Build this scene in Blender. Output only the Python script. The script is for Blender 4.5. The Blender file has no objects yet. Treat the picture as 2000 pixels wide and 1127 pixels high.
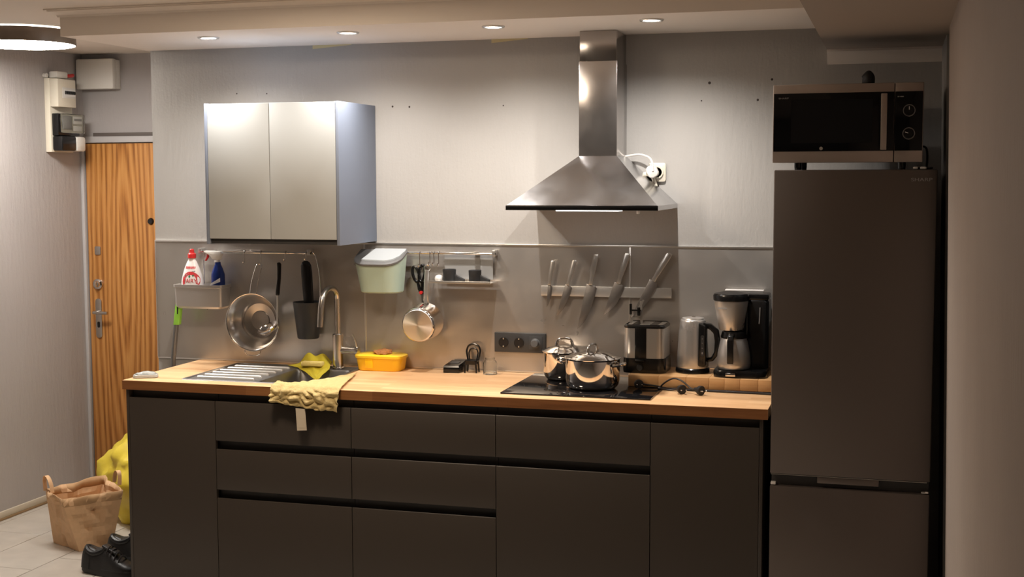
import bpy, bmesh, math, random
from mathutils import Vector, Matrix, noise
random.seed(7)
S = bpy.context.scene
COL = S.collection
R = math.radians

# ------------------------------------------------------------------ camera
cam_d = bpy.data.cameras.new('camera')
cam = bpy.data.objects.new('camera', cam_d)
COL.objects.link(cam)
S.camera = cam
CAM = Vector((3.0574, -5.3782, 1.7576))
yaw, pit, rol = 0.28417, -0.08517, -0.0035223
fw = Vector((-math.sin(yaw)*math.cos(pit), math.cos(yaw)*math.cos(pit), math.sin(pit)))
r0 = Vector((math.cos(yaw), math.sin(yaw), 0)); u0 = r0.cross(fw)
rx = r0*math.cos(rol)+u0*math.sin(rol); ux = -r0*math.sin(rol)+u0*math.cos(rol)
m = Matrix((rx, ux, -fw)).transposed().to_4x4(); m.translation = CAM
cam.matrix_world = m
cam_d.sensor_fit = 'HORIZONTAL'; cam_d.sensor_width = 36
cam_d.lens = 2564.46/2000*36
cam_d.clip_start = .05
# ------------------------------------------------------------------ view, world, lights
S.view_settings.view_transform = 'Standard'; S.view_settings.look = 'None'
S.view_settings.gamma = 1; S.view_settings.use_curve_mapping = False
S.view_settings.exposure = 0.45
w = bpy.data.worlds.new('world'); S.world = w; w.use_nodes = True
w.node_tree.nodes['Background'].inputs[0].default_value = (1, .85, .7, 1)
w.node_tree.nodes['Background'].inputs[1].default_value = .01
SPOT_W = 35; SPOT_ANGLE = 150; SPOT_BLEND = 1.0; SPOT_COL = (1, .94, .88)
HALL_E = 46; FILL_W = 18
def light(name, kind, loc, power, col, **k):
    d = bpy.data.lights.new(name, kind); d.energy = power; d.color = col
    for a, b in k.items(): setattr(d, a, b)
    o = bpy.data.objects.new(name, d); o.location = loc; COL.objects.link(o); return o
light('added_fill_lamp', 'AREA', (.95, -1.55, 2.425), FILL_W, (1, .80, .60), shape='DISK', size=.4)  # added unseen lamp, placed to brighten the soffit front and cabinets

# ------------------------------------------------------------------ materials
def newmat(name):
    mt = bpy.data.materials.new(name); mt.use_nodes = True
    nt = mt.node_tree; return mt, nt, nt.nodes['Principled BSDF']
def node(nt, t, **k):
    n = nt.nodes.new(t)
    for a, b in k.items():
        if a in n.inputs: n.inputs[a].default_value = b
        else: setattr(n, a, b)
    return n
def coords(nt, scale=(1, 1, 1), rot=(0, 0, 0), which='Object'):
    tc = node(nt, 'ShaderNodeTexCoord'); mp = node(nt, 'ShaderNodeMapping')
    mp.inputs['Scale'].default_value = scale; mp.inputs['Rotation'].default_value = rot
    nt.links.new(tc.outputs[which], mp.inputs['Vector']); return mp.outputs['Vector']
def ramp(nt, fac, stops):
    r = node(nt, 'ShaderNodeValToRGB'); e = r.color_ramp.elements
    while len(e) < len(stops): e.new(.5)
    for i, (p, c) in enumerate(stops): e[i].position = p; e[i].color = (*c, 1)
    nt.links.new(fac, r.inputs['Fac']); return r.outputs['Color']
def plain(name, col, rough=.5, metal=0, bump=0, bscale=60, stretch=(1, 1, 1), var=0, **k):
    mt, nt, b = newmat(name)
    b.inputs['Base Color'].default_value = (*col, 1); b.inputs['Roughness'].default_value = rough
    b.inputs['Metallic'].default_value = metal
    for a, v in k.items(): b.inputs[a.replace('_', ' ')].default_value = v
    if bump or var:
        v = coords(nt, stretch)
        n = node(nt, 'ShaderNodeTexNoise', Scale=bscale, Detail=5.0); nt.links.new(v, n.inputs['Vector'])
        if bump:
            bp = node(nt, 'ShaderNodeBump', Strength=bump, Distance=.004)
            nt.links.new(n.outputs['Fac'], bp.inputs['Height']); nt.links.new(bp.outputs['Normal'], b.inputs['Normal'])
        if var:
            c = ramp(nt, n.outputs['Fac'], [(.3, tuple(x*(1-var) for x in col)), (.7, tuple(min(1, x*(1+var)) for x in col))])
            nt.links.new(c, b.inputs['Base Color'])
    return mt
def emit(name, col, st):
    mt, nt, b = newmat(name); b.inputs['Base Color'].default_value = (*col, 1)
    b.inputs['Emission Color'].default_value = (*col, 1); b.inputs['Emission Strength'].default_value = st; return mt
def wallpaper(name, col, st=.42):
    mt, nt, b = newmat(name); b.inputs['Roughness'].default_value = .75
    n1 = node(nt, 'ShaderNodeTexNoise', Scale=1.0, Detail=6.0, Roughness=.6)
    nt.links.new(coords(nt, (42, 42, 9)), n1.inputs['Vector'])
    n2 = node(nt, 'ShaderNodeTexNoise', Scale=90.0, Detail=4.0); nt.links.new(coords(nt), n2.inputs['Vector'])
    n3 = node(nt, 'ShaderNodeTexNoise', Scale=1.6, Detail=3.0); nt.links.new(coords(nt), n3.inputs['Vector'])
    b1 = node(nt, 'ShaderNodeBump', Strength=st, Distance=.007); nt.links.new(n1.outputs['Fac'], b1.inputs['Height'])
    b2 = node(nt, 'ShaderNodeBump', Strength=.22, Distance=.003); nt.links.new(n2.outputs['Fac'], b2.inputs['Height'])
    nt.links.new(b1.outputs['Normal'], b2.inputs['Normal']); nt.links.new(b2.outputs['Normal'], b.inputs['Normal'])
    c = ramp(nt, n3.outputs['Fac'], [(.3, tuple(x*.95 for x in col)), (.7, tuple(x*1.04 for x in col))])
    nt.links.new(c, b.inputs['Base Color']); return mt
def brushed(name, col, rough, stretch, bump=.08, aniso=0.0, smudge=0.0, metal=1.0):
    mt, nt, b = newmat(name); b.inputs['Metallic'].default_value = metal
    b.inputs['Base Color'].default_value = (*col, 1); b.inputs['Roughness'].default_value = rough
    b.inputs['Anisotropic'].default_value = aniso
    n = node(nt, 'ShaderNodeTexNoise', Scale=1.0, Detail=4.0); nt.links.new(coords(nt, stretch), n.inputs['Vector'])
    bp = node(nt, 'ShaderNodeBump', Strength=bump, Distance=.001); nt.links.new(n.outputs['Fac'], bp.inputs['Height'])
    nt.links.new(bp.outputs['Normal'], b.inputs['Normal'])
    n2 = node(nt, 'ShaderNodeTexNoise', Scale=7.0, Detail=4.0); nt.links.new(coords(nt), n2.inputs['Vector'])
    mr = node(nt, 'ShaderNodeMapRange'); mr.inputs[1].default_value = .3; mr.inputs[2].default_value = .7
    mr.inputs[3].default_value = rough*(1-.12-smudge); mr.inputs[4].default_value = rough*(1+.12+smudge)
    nt.links.new(n2.outputs['Fac'], mr.inputs[0]); nt.links.new(mr.outputs[0], b.inputs['Roughness']); return mt
def glass(name, col=(1, 1, 1), rough=.02, ior=1.45):
    mt, nt, b = newmat(name); b.inputs['Base Color'].default_value = (*col, 1)
    b.inputs['Transmission Weight'].default_value = 1; b.inputs['Roughness'].default_value = rough; b.inputs['IOR'].default_value = ior
    return mt
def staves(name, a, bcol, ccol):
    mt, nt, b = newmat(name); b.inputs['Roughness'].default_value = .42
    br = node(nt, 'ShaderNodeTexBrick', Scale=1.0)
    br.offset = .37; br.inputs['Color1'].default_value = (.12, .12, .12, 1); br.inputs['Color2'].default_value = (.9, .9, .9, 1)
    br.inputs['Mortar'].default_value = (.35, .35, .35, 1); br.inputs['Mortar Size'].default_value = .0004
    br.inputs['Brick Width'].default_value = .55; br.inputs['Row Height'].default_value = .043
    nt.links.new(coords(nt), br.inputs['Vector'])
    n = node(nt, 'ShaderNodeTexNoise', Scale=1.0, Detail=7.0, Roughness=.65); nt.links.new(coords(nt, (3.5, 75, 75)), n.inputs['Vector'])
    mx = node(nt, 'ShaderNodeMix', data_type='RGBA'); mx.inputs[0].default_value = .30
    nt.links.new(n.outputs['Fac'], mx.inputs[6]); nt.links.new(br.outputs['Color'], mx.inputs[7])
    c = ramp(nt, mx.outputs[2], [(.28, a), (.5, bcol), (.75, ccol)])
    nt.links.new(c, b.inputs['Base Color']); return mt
def doorwood(name):
    mt, nt, b = newmat(name); b.inputs['Roughness'].default_value = .38
    wv = node(nt, 'ShaderNodeTexWave', Scale=2.6, Distortion=5.5, Detail=4.0)
    wv.inputs['Detail Scale'].default_value = 1.1; wv.wave_type = 'RINGS'; wv.rings_direction = 'Y'
    mp = node(nt, 'ShaderNodeMapping'); tc = node(nt, 'ShaderNodeTexCoord')
    mp.inputs['Location'].default_value = (4.3, 0, -.42); mp.inputs['Scale'].default_value = (4.0, 1, .34)
    nt.links.new(tc.outputs['Object'], mp.inputs['Vector']); nt.links.new(mp.outputs['Vector'], wv.inputs['Vector'])
    n = node(nt, 'ShaderNodeTexNoise', Scale=1.0, Detail=8.0, Roughness=.7); nt.links.new(coords(nt, (85, 85, 2.2)), n.inputs['Vector'])
    mx = node(nt, 'ShaderNodeMix', data_type='RGBA'); mx.inputs[0].default_value = .74
    nt.links.new(wv.outputs['Fac'], mx.inputs[6]); nt.links.new(n.outputs['Fac'], mx.inputs[7])
    c = ramp(nt, mx.outputs[2], [(.32, (.25, .09, .02)), (.46, (.42, .175, .042)), (.68, (.55, .265, .08))])
    nt.links.new(c, b.inputs['Base Color']); return mt

WALL = (.405, .39, .37)
M = dict(
 wall=wallpaper('grey_wallpaper', WALL, .26), hallwall=wallpaper('hall_wall_paint', (.40, .37, .36)),
 rightwall=wallpaper('brown_grey_wallpaper', (.38, .315, .27), .55),
 ceil=plain('ceiling_paint', (.72, .65, .58), .8, bump=.08, bscale=50),
 soffit=plain('soffit_paint', (.86, .78, .70), .7, bump=.05, bscale=40),
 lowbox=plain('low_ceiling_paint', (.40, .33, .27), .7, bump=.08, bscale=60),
 white=plain('white_plastic', (.72, .69, .64), .4), offwhite=plain('ivory_plastic', (.76, .70, .58), .4),
 frame=plain('door_frame_paint', (.46, .44, .44), .5), dark_trim=plain('trunking_brown', (.12, .10, .09), .5),
 tile=plain('floor_tile_beige', (.47, .43, .38), .35, var=.08, bscale=9, bump=.03), grout=plain('tile_grout', (.22, .19, .16), .9),
 slot=plain('dark_gap', (.008, .007, .007), .9),
 door=doorwood('oak_door_veneer'),
 wood=staves('oak_worktop', (.62, .34, .155), (.78, .475, .245), (.88, .60, .35)),
 edgeshade=staves('oak_shaded_edge', (.17, .065, .018), (.25, .10, .032), (.33, .15, .05)),  # worktop oak darkened, shade of the front face put into the colour
 board=staves('wood_board', (.50, .26, .10), (.66, .375, .165), (.76, .48, .23)),
 front=plain('anthracite_front', (.048, .039, .032), .42, bump=.02, bscale=300),
 carcass=plain('dark_carcass', (.03, .028, .027), .6),
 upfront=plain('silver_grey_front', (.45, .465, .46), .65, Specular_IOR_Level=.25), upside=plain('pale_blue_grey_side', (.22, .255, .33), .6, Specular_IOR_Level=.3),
 splash=brushed('brushed_splash_steel', (.58, .55, .515), .34, (2.5, 300, 300), .08, .4, .1, .70),
 steel=brushed('brushed_steel', (.72, .70, .68), .33, (300, 300, 4), .02, .5, .06, .80),
 hood=brushed('hood_steel', (.52, .52, .53), .19, (4, 200, 200), .015, .5, .08),
 sinksteel=brushed('sink_steel', (.36, .35, .345), .42, (5, 120, 120), .01), rib=plain('drainer_rib_steel', (.75, .74, .72), .35, .7),
 chrome=plain('polished_steel', (.75, .73, .71), .07, 1), satin=plain('satin_steel', (.70, .69, .67), .30, .86),
 alu=plain('aluminium_strip', (.82, .80, .77), .35, 1), nickel=plain('satin_nickel', (.60, .57, .53), .25, 1),
 blade=brushed('knife_steel', (.40, .385, .375), .28, (120, 120, 6), .02, 0, .05, .9),
 dsteel=plain('dark_steel', (.55, .525, .50), .24, 1),
 chim=brushed('chimney_steel', (.50, .475, .46), .22, (300, 300, 4), .012, 0, .15, .96),
 plate=plain('satin_plate', (.62, .62, .61), .32, .6),
 black=plain('black_plastic', (.006, .006, .0065), .22), matblack=plain('matte_black_plastic', (.018, .018, .019), .6),
 char=plain('charcoal_plastic', (.022, .022, .023), .5), cable=plain('black_cable', (.015, .012, .012), .4),
 hob=plain('black_ceramic_glass', (.008, .008, .009), .06), mwglass=plain('microwave_black_glass', (.003, .003, .004), .06, Specular_IOR_Level=.25),
 mwbody=plain('bronze_steel', (.44, .375, .335), .38, .6), fridge=plain('dark_inox', (.135, .112, .10), .38, .45),
 fridgebody=plain('fridge_black_side', (.012, .012, .012), .5),
 socket=plain('anthracite_socket_plate', (.055, .058, .062), .4), sockin=plain('socket_insert', (.012, .012, .013), .4),
 knob=plain('grey_dimmer_knob', (.13, .135, .14), .35),
 mint=plain('mint_plastic', (.44, .56, .47), .45), lidgrey=plain('grey_lid', (.15, .15, .15), .5), lidlight=plain('pale_grey_lid', (.42, .45, .47), .45),
 yellow=plain('yellow_plastic', (1.0, .58, .008), .3), lidyellow=plain('yellow_lid', (1.0, .66, .03), .3),
 bread=plain('brown_crust', (.42, .17, .05), .8, bump=.6, bscale=90, var=.3),
 towel=plain('mustard_towel', (.56, .43, .19), .95, bump=.7, bscale=160), tag=plain('care_label_white', (.62, .54, .42), .8),
 ycloth=plain('yellow_cloth', (.56, .46, .03), .9, bump=.25, bscale=220), sponge=plain('pale_sponge', (.82, .66, .22), .95, bump=.8, bscale=180),
 paper=plain('kraft_paper', (.66, .42, .235), .8, bump=.12, bscale=40, var=.06), paperdark=plain('kraft_inside', (.52, .32, .165), .85),
 ybag=plain('yellow_bin_bag', (.74, .58, .06), .38, bump=.5, bscale=25), shoe=plain('black_leather', (.006, .006, .0065), .42, bump=.2, bscale=80),
 rubber=plain('black_rubber', (.01, .01, .01), .6), green=plain('bright_green_plastic', (.32, .72, .09), .35),
 pole=plain('grey_pole', (.20, .20, .20), .35, .6), red=plain('red_plastic', (.62, .03, .03), .35), redprint=plain('red_print', (.58, .04, .05), .4),
 greenprint=plain('green_print', (.04, .20, .10), .4), wprint=plain('white_print', (.82, .80, .78), .4), greyprint=plain('grey_print', (.30, .29, .28), .4),
 fairy=plain('white_bottle', (.84, .80, .78), .25), bluel=plain('blue_liquid', (.012, .035, .20), .15), clear=glass('clear_glass', (.98, .99, .98), .02, 1.16),
 spray=glass('clear_bottle', (.9, .93, .97), .05, 1.2), cpack=plain('clear_wrap', (.75, .78, .76), .15, **{'Transmission_Weight': .5}),
 meterglass=glass('meter_window', (.8, .82, .78), .05, 1.3), meterface=plain('meter_face', (.55, .52, .45), .5), brown=plain('lamp_rim', (.26, .21, .17), .35, .5),
 diffuser=emit('hall_lamp_diffuser', (1, .95, .88), HALL_E), glow=emit('lamp_glow_strip', (1, .93, .82), 4),
 led=emit('spot_led', (1, .95, .88), 18), hoodled=emit('hood_lamp', (1, .96, .92), 6),
 hole=plain('dark_hole', (.05, .04, .035), .9), tape=plain('masking_tape', (.66, .58, .34), .8), base=plain('baseboard_cream', (.58, .52, .42), .5), brownbase=plain('baseboard_edge', (.28, .18, .09), .6),
 scis=plain('scissor_steel', (.45, .44, .43), .3, 1),
)

def radial(name, col, rough):
    mt, nt, b = newmat(name); b.inputs['Metallic'].default_value = 1
    b.inputs['Base Color'].default_value = (*col, 1); b.inputs['Roughness'].default_value = rough; b.inputs['Anisotropic'].default_value = .85
    tg = node(nt, 'ShaderNodeTangent'); tg.direction_type = 'RADIAL'; tg.axis = 'Y'
    nt.links.new(tg.outputs[0], b.inputs['Tangent']); return mt
M['radial'] = radial('turned_steel', (.80, .76, .72), .36)
# ------------------------------------------------------------------ mesh helpers
class MB:
    def __init__(s): s.bm = bmesh.new()
    def add(s, vs, fs, T=None):
        bv = [s.bm.verts.new(T @ Vector(v) if T else Vector(v)) for v in vs]
        for f in fs:
            try: s.bm.faces.new([bv[i] for i in f])
            except ValueError: pass
        return s
    def merge(s, t, T=None):
        t.verts.index_update()
        s.add([v.co.copy() for v in t.verts], [[v.index for v in f.verts] for f in t.faces], T); t.free(); return s
    def box(s, x0, x1, y0, y1, z0, z1, bev=0, T=None, seg=2):
        t = bmesh.new(); bmesh.ops.create_cube(t, size=1)
        for v in t.verts: v.co = Vector(((x0+x1)/2+v.co.x*(x1-x0), (y0+y1)/2+v.co.y*(y1-y0), (z0+z1)/2+v.co.z*(z1-z0)))
        if bev: bmesh.ops.bevel(t, geom=t.edges[:], offset=bev, segments=seg, profile=.5, affect='EDGES')
        return s.merge(t, T)
    def loft(s, rings, closed=True, cap=True, T=None):
        n = len(rings[0]); vs = [p for r in rings for p in r]; fs = []
        for i in range(len(rings)-1):
            for j in range(n if closed else n-1):
                a, b = i*n+j, i*n+(j+1) % n; fs.append((a, b, b+n, a+n))
        if cap and closed: fs += [tuple(range(n))[::-1], tuple(range((len(rings)-1)*n, len(rings)*n))]
        return s.add(vs, fs, T)
    def lathe(s, prof, c=(0, 0, 0), axis='z', seg=32, T=None, cap=True):
        A = {'z': lambda r, h, a: (r*math.cos(a), r*math.sin(a), h), 'y': lambda r, h, a: (r*math.cos(a), h, r*math.sin(a)), 'x': lambda r, h, a: (h, r*math.cos(a), r*math.sin(a))}[axis]
        rings = [[tuple(Vector(A(max(r, 1e-5), h, 2*math.pi*k/seg))+Vector(c)) for k in range(seg)] for r, h in prof]
        return s.loft(rings, True, cap, T)
    def tube(s, pts, r, seg=10, closed=False, smooth=0, T=None):
        P = [Vector(p) for p in pts]
        if smooth:
            Q = []; n = len(P)
            for i in range(n if closed else n-1):
                a, b, c, d = (P[(i-1) % n] if closed or i > 0 else P[i]), P[i], P[(i+1) % n], (P[(i+2) % n] if closed or i+2 < n else P[(i+1) % n])
                for k in range(smooth):
                    t = k/smooth
                    Q.append(.5*((2*b)+(-a+c)*t+(2*a-5*b+4*c-d)*t*t+(-a+3*b-3*c+d)*t**3))
            if not closed: Q.append(P[-1])
            P = Q
        n = len(P); rr_ = r if isinstance(r, (list, tuple)) else [r]*n
        if len(rr_) != n: rr_ = [rr_[min(int(i*(len(rr_)-1)/max(n-1, 1)+.5), len(rr_)-1)] for i in range(n)]
        rings = []; nv = None
        for i in range(n):
            t = (P[(i+1) % n]-P[i-1] if closed else P[min(i+1, n-1)]-P[max(i-1, 0)]).normalized()
            if nv is None: nv = t.orthogonal().normalized()
            nv = (nv-t*nv.dot(t)).normalized(); bn = t.cross(nv)
            rings.append([tuple(P[i]+(nv*math.cos(2*math.pi*k/seg)+bn*math.sin(2*math.pi*k/seg))*rr_[i]) for k in range(seg)])
        if closed: rings.append(rings[0]); return s.loft(rings, True, False, T)
        return s.loft(rings, True, True, T)
    def prism(s, poly, d0, d1, plane='xz', bev=0, T=None):
        f = {'xz': lambda a, b, d: (a, d, b), 'xy': lambda a, b, d: (a, b, d), 'yz': lambda a, b, d: (d, a, b)}[plane]
        n = len(poly); t = bmesh.new()
        A = [t.verts.new(f(a, b, d0)) for a, b in poly]; B = [t.verts.new(f(a, b, d1)) for a, b in poly]
        t.faces.new(A[::-1]); t.faces.new(B)
        for i in range(n): t.faces.new((A[i], A[(i+1) % n], B[(i+1) % n], B[i]))
        bmesh.ops.recalc_face_normals(t, faces=t.faces[:])
        if bev: bmesh.ops.bevel(t, geom=t.edges[:], offset=bev, segments=2, profile=.5, affect='EDGES')
        return s.merge(t, T)
    def grid(s, nu, nv, fn, T=None):
        vs = [fn(i/nu, j/nv) for j in range(nv+1) for i in range(nu+1)]
        fs = [(j*(nu+1)+i, j*(nu+1)+i+1, (j+1)*(nu+1)+i+1, (j+1)*(nu+1)+i) for j in range(nv) for i in range(nu)]
        return s.add(vs, fs, T)
def rr(cx, cy, w, d, r, n=5):
    pts = []
    for sx, sy, a0 in ((1, 1, 0), (-1, 1, 90), (-1, -1, 180), (1, -1, 270)):
        for k in range(n+1):
            a = R(a0+90*k/n); pts.append((cx+sx*(w/2-r)+r*math.cos(a), cy+sy*(d/2-r)+r*math.sin(a)))
    return pts
def ring3(p2, z): return [(a, b, z) for a, b in p2]
ORG = {}
def thing(name, label, cat, loc, group=None):
    o = bpy.data.objects.new(name, None); COL.objects.link(o); o.empty_display_size = .05; o.location = loc
    o['label'] = label; o['category'] = cat
    if group: o['group'] = group
    ORG[o.name] = Vector(loc); return o
def link(name, me, parent, label=None):
    o = bpy.data.objects.new(name, me); COL.objects.link(o)
    if parent is not None: o.parent = parent; ORG[o.name] = ORG.get(parent.name, Vector())
    else: ORG[o.name] = Vector()
    if label: o['label'] = label
    return o
def part(name, mb, mat, parent=None, ang=38, label=None, solid=0, sub=0):
    bm = mb.bm; bmesh.ops.remove_doubles(bm, verts=bm.verts[:], dist=1e-6)
    bmesh.ops.recalc_face_normals(bm, faces=bm.faces[:])
    if parent is not None: bmesh.ops.translate(bm, vec=-ORG.get(parent.name, Vector()), verts=bm.verts[:])
    me = bpy.data.meshes.new(name); bm.to_mesh(me); bm.free()
    for p in me.polygons: p.use_smooth = True
    me.set_sharp_from_angle(angle=R(ang)); me.materials.append(M[mat])
    o = link(name, me, parent, label)
    if solid:
        sm = o.modifiers.new('solidify', 'SOLIDIFY'); sm.thickness = solid; sm.offset = 0
    if sub:
        sm = o.modifiers.new('subsurf', 'SUBSURF'); sm.levels = sub; sm.render_levels = sub
    return o
def solo(name, mb, mat, label, cat, group=None, **k):       # a thing that is one mesh
    o = part(name, mb, mat, None, **k); o['label'] = label; o['category'] = cat
    if group: o['group'] = group
    return o
def struct(name, mb, mat, **k):
    o = part(name, mb, mat, None, **k); o['kind'] = 'structure'; return o
def text(name, body, size, mat, parent, c, depth=.0004, wrap=None, xs=1.0, roll=0):
    cu = bpy.data.curves.new('t', 'FONT'); cu.body = body; cu.size = size; cu.align_x = 'CENTER'; cu.align_y = 'CENTER'; cu.extrude = depth
    to = bpy.data.objects.new('t', cu); COL.objects.link(to)
    me = bpy.data.meshes.new_from_object(to.evaluated_get(bpy.context.evaluated_depsgraph_get()))
    bpy.data.objects.remove(to); bpy.data.curves.remove(cu)
    org = ORG.get(parent.name, Vector()); ca, sa = math.cos(roll), math.sin(roll)
    for v in me.vertices:
        a, b = v.co.x*xs, v.co.y
        p = Vector((c[0]+a*ca-b*sa, c[1]-v.co.z, c[2]+a*sa+b*ca))
        if wrap: p.y = wrap(p.x, p.z)-v.co.z-.0012
        v.co = p-org
    me.materials.clear(); me.materials.append(M[mat]); me.name = name
    return link(name, me, parent)
def nz(p, sc, am, seed=0): return noise.noise(Vector(p)*sc+Vector((seed*7.3, seed*3.1, seed)))*am
# ================================================================== SETTING
XL, YD, ZC, ZS = -1.339, 1.088, 2.443, 2.336
def wx(z): return 3.2515-.0158*z
fl = struct('floor', MB().box(-1.6, 3.6, -6.7, 1.3, -.12, -.006), 'grout')
TW, TL = .325, .61
cols = [-1.292, -.967, -.642, -.317, .008]; offs = [.08, -.433, -.24, .1, -.4]
me_t = {}
def tile(x0, x1, y0, y1):
    part('tile', MB().box(x0+.0022, x1-.0022, y0+.0022, y1-.0022, -.0065, 0, .0015, seg=1), 'tile', fl)
for i, x in enumerate([-1.617]+cols[:-1]):
    off = ([.3]+offs)[i]; x0 = max(x, XL)
    for k in range(-2, 3):
        y0, y1 = off+(k-1)*TL, off+k*TL
        y1 = min(y1, YD)
        if y1-y0 > .05: tile(x0, x+TW, y0, y1)
rest = MB()
x = .008
rest_cols = []
while x < 3.3: rest_cols.append((x, -6.6, .0)); x += TW
for i, (x, ya, yb) in enumerate(rest_cols):
    y = ya+(i % 3)*.2
    while y < -.02: rest.box(x+.0022, x+TW-.0022, y+.0022, min(y+TL, -.02)-.0022, -.0065, 0); y += TL
for x, o in zip([XL-.278]+cols[:-1], [.3]+offs):
    y = o-3*TL
    while y > -6.6: rest.box(max(x, XL)+.0022, x+TW-.0022, y-TL+.0022, y-.0022, -.0065, 0); y -= TL
ro = part('floor_tiles', rest, 'tile', fl); ro['kind'] = 'stuff'
struct('ceiling', MB().box(-1.6, 3.6, -6.7, 1.3, ZC, ZC+.1), 'ceil')
wb = struct('wall_back', MB().box(-.235, 3.7, 0, YD, -.1, ZC), 'wall')
for x, z, s in ((.2, 2.133, .003), (.348, 2.13, .003), (.949, 2.062, .0045), (1.027, 2.059, .0045), (1.451, 2.057, .003), (2.323, 2.132, .006), (2.291, 2.061, .003), (2.517, 2.06, .005), (2.572, 2.14, .005)):
    part('nail_hole', MB().lathe([(0, -.0012), (s, -.0008), (s*.8, 0)], (x, 0, z), 'y', 8), 'hole', wb)
struct('wall_left', MB().box(XL-.2, XL, -6.7, 1.3, -.1, ZC), 'hallwall')
struct('wall_hall', MB().box(XL-.2, -.1, YD, YD+.2, -.1, ZC), 'hallwall')
struct('wall_front', MB().box(-1.6, 3.6, -6.7, -6.5, -.1, ZC), 'wall')
def slab(y0, y1): return MB().loft([[(wx(-.1), y0, -.1), (3.5, y0, -.1), (3.5, y1, -.1), (wx(-.1), y1, -.1)], [(wx(2.5), y0, 2.5), (3.5, y0, 2.5), (3.5, y1, 2.5), (wx(2.5), y1, 2.5)]])
struct('wall_right', slab(-6.6, -.74), 'rightwall')
struct('wall_recess', slab(-.5, .0), 'wall')
struct('wall_slot', MB().box(3.30, 3.5, -.745, -.495, -.1, 2.5), 'slot')
so = struct('trim_1', MB().box(-.245, 2.787, -.663, 0, ZS, ZC), 'soffit')
prof = [(0, 2.412), (.006, 2.412), (.010, 2.420), (.024, 2.426), (.036, 2.434), (.036, 2.438), (.046, 2.438), (.046, ZC)]
rings = []
for kind in (0, 1, 2):
    rg = []
    for d, z in prof+[(0, ZC)]:
        rg.append(((2.787, -.663-d, z), (-.245-d, -.663-d, z), (-.245-d, 0, z))[kind])
    rings.append(rg)
struct('trim_2', MB().loft(rings), 'soffit')
for x0, x1 in ((.575, .76), (1.40, 1.56)):
    part('masking_tape', MB().prism([(x0, ZS), (x1, ZS), (x1, ZS-.003), (x0, ZS-.016)], -.0015, -.0003), 'tape', so)
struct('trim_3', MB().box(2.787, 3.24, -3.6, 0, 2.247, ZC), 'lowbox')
cv = [(0, 2.247), (-.06, 2.247), (-.058, 2.238), (-.04, 2.225), (-.024, 2.208), (-.012, 2.198), (0, 2.193)]
struct('trim_4', MB().prism(cv, 2.787, 3.225, 'yz'), 'soffit')
struct('trim_5', MB().box(XL, -.235, YD-.035, YD, 1.953, 1.988, .003), 'frame')            # lintel over the door
struct('trim_6', MB().box(-1.262, -.235, YD-.028, YD, 1.988, 2.008, .002), 'dark_trim')    # cable trunking
struct('trim_7', MB().box(XL, -1.320, YD-.045, YD, 0, 1.953, .003), 'frame')
struct('trim_8', MB().box(-.419, -.385, YD-.045, YD, 0, 1.953, .003), 'frame')
bl = struct('baseboard_left', MB().box(XL, XL+.012, -6.5, YD-.05, .012, .046, .003), 'base')
part('lower_edge', MB().box(XL, XL+.016, -6.5, YD-.05, 0, .012, .002), 'brownbase', bl)  # brown strip along the bottom of the baseboard
dr = struct('door_1', MB().box(-1.312, -.424, YD-.03, YD-.001, .008, 1.948, .002), 'door')
DY = YD-.03
hp = part('handle_plate', MB().prism(rr(-1.254, .967, .040, .224, .019, 5), DY-.008, DY, 'xz', .002), 'nickel', dr)
part('lever', MB().tube([(-1.254, DY-.006, 1.003), (-1.254, DY-.05, 1.003), (-1.245, DY-.056, 1.003), (-1.165, DY-.056, 1.003)], .009, 10, smooth=3), 'nickel', hp)
part('keyhole', MB().prism(rr(-1.254, .931, .016, .034, .007, 4), DY-.0095, DY-.007, 'xz'), 'sockin', hp)
lk = part('deadbolt', MB().lathe([(0, -.022), (.014, -.022), (.018, -.014), (.029, -.010), (.031, 0)], (-1.254, DY, 1.161), 'y', 28), 'chrome', dr)
part('thumb_turn', MB().box(-1.261, -1.247, DY-.036, DY-.02, 1.146, 1.176, .004), 'chrome', lk)
part('keyhole_cover', MB().prism(rr(-1.250, 1.35, .038, .048, .008, 4), DY-.006, DY, 'xz', .0015), 'nickel', dr)
part('peephole', MB().lathe([(0, -.012), (.014, -.012), (.02, 0)], (-.908, DY, 1.516), 'y', 20), 'black', dr)
# ================================================================== CEILING LIGHTS
for i, (x, lab) in enumerate(((.309, 'recessed ceiling spotlight above the wall cabinet, leftmost of the four in the soffit'),
                              (.934, 'recessed ceiling spotlight second from the left, just right of the wall cabinet'),
                              (1.55, 'recessed ceiling spotlight just left of the steel hood chimney'),
                              (2.173, 'recessed ceiling spotlight right of the steel hood chimney, nearest the microwave'))):
    y = (-.442, -.442, -.462, -.49)[i]
    t = thing('ceiling_spotlight', lab, 'spotlight', (x, y, ZS), 'recessed spotlights in the soffit')
    part('ring', MB().lathe([(.033, 0), (.045, 0), (.045, -.003), (.042, -.006), (.036, -.006), (.033, -.002)], (x, y, ZS), seg=32, cap=False), 'satin', t)
    part('bulb', MB().lathe([(0, -.004), (.030, -.004), (.033, -.001), (0, -.001)], (x, y, ZS), seg=24), 'led', t)
    L = light('spotlight_beam', 'SPOT', (0, 0, -.012), SPOT_W*(.82, .72, .80, 1.08)[i], SPOT_COL, spot_size=R(SPOT_ANGLE), spot_blend=SPOT_BLEND, shadow_soft_size=.012)
    L.parent = t
c = (-.843, -.10, 0)
t = thing('hall_ceiling_lamp', 'round flush ceiling lamp glowing white on the hall ceiling at the left', 'ceiling lamp', (c[0], c[1], ZC))
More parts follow.
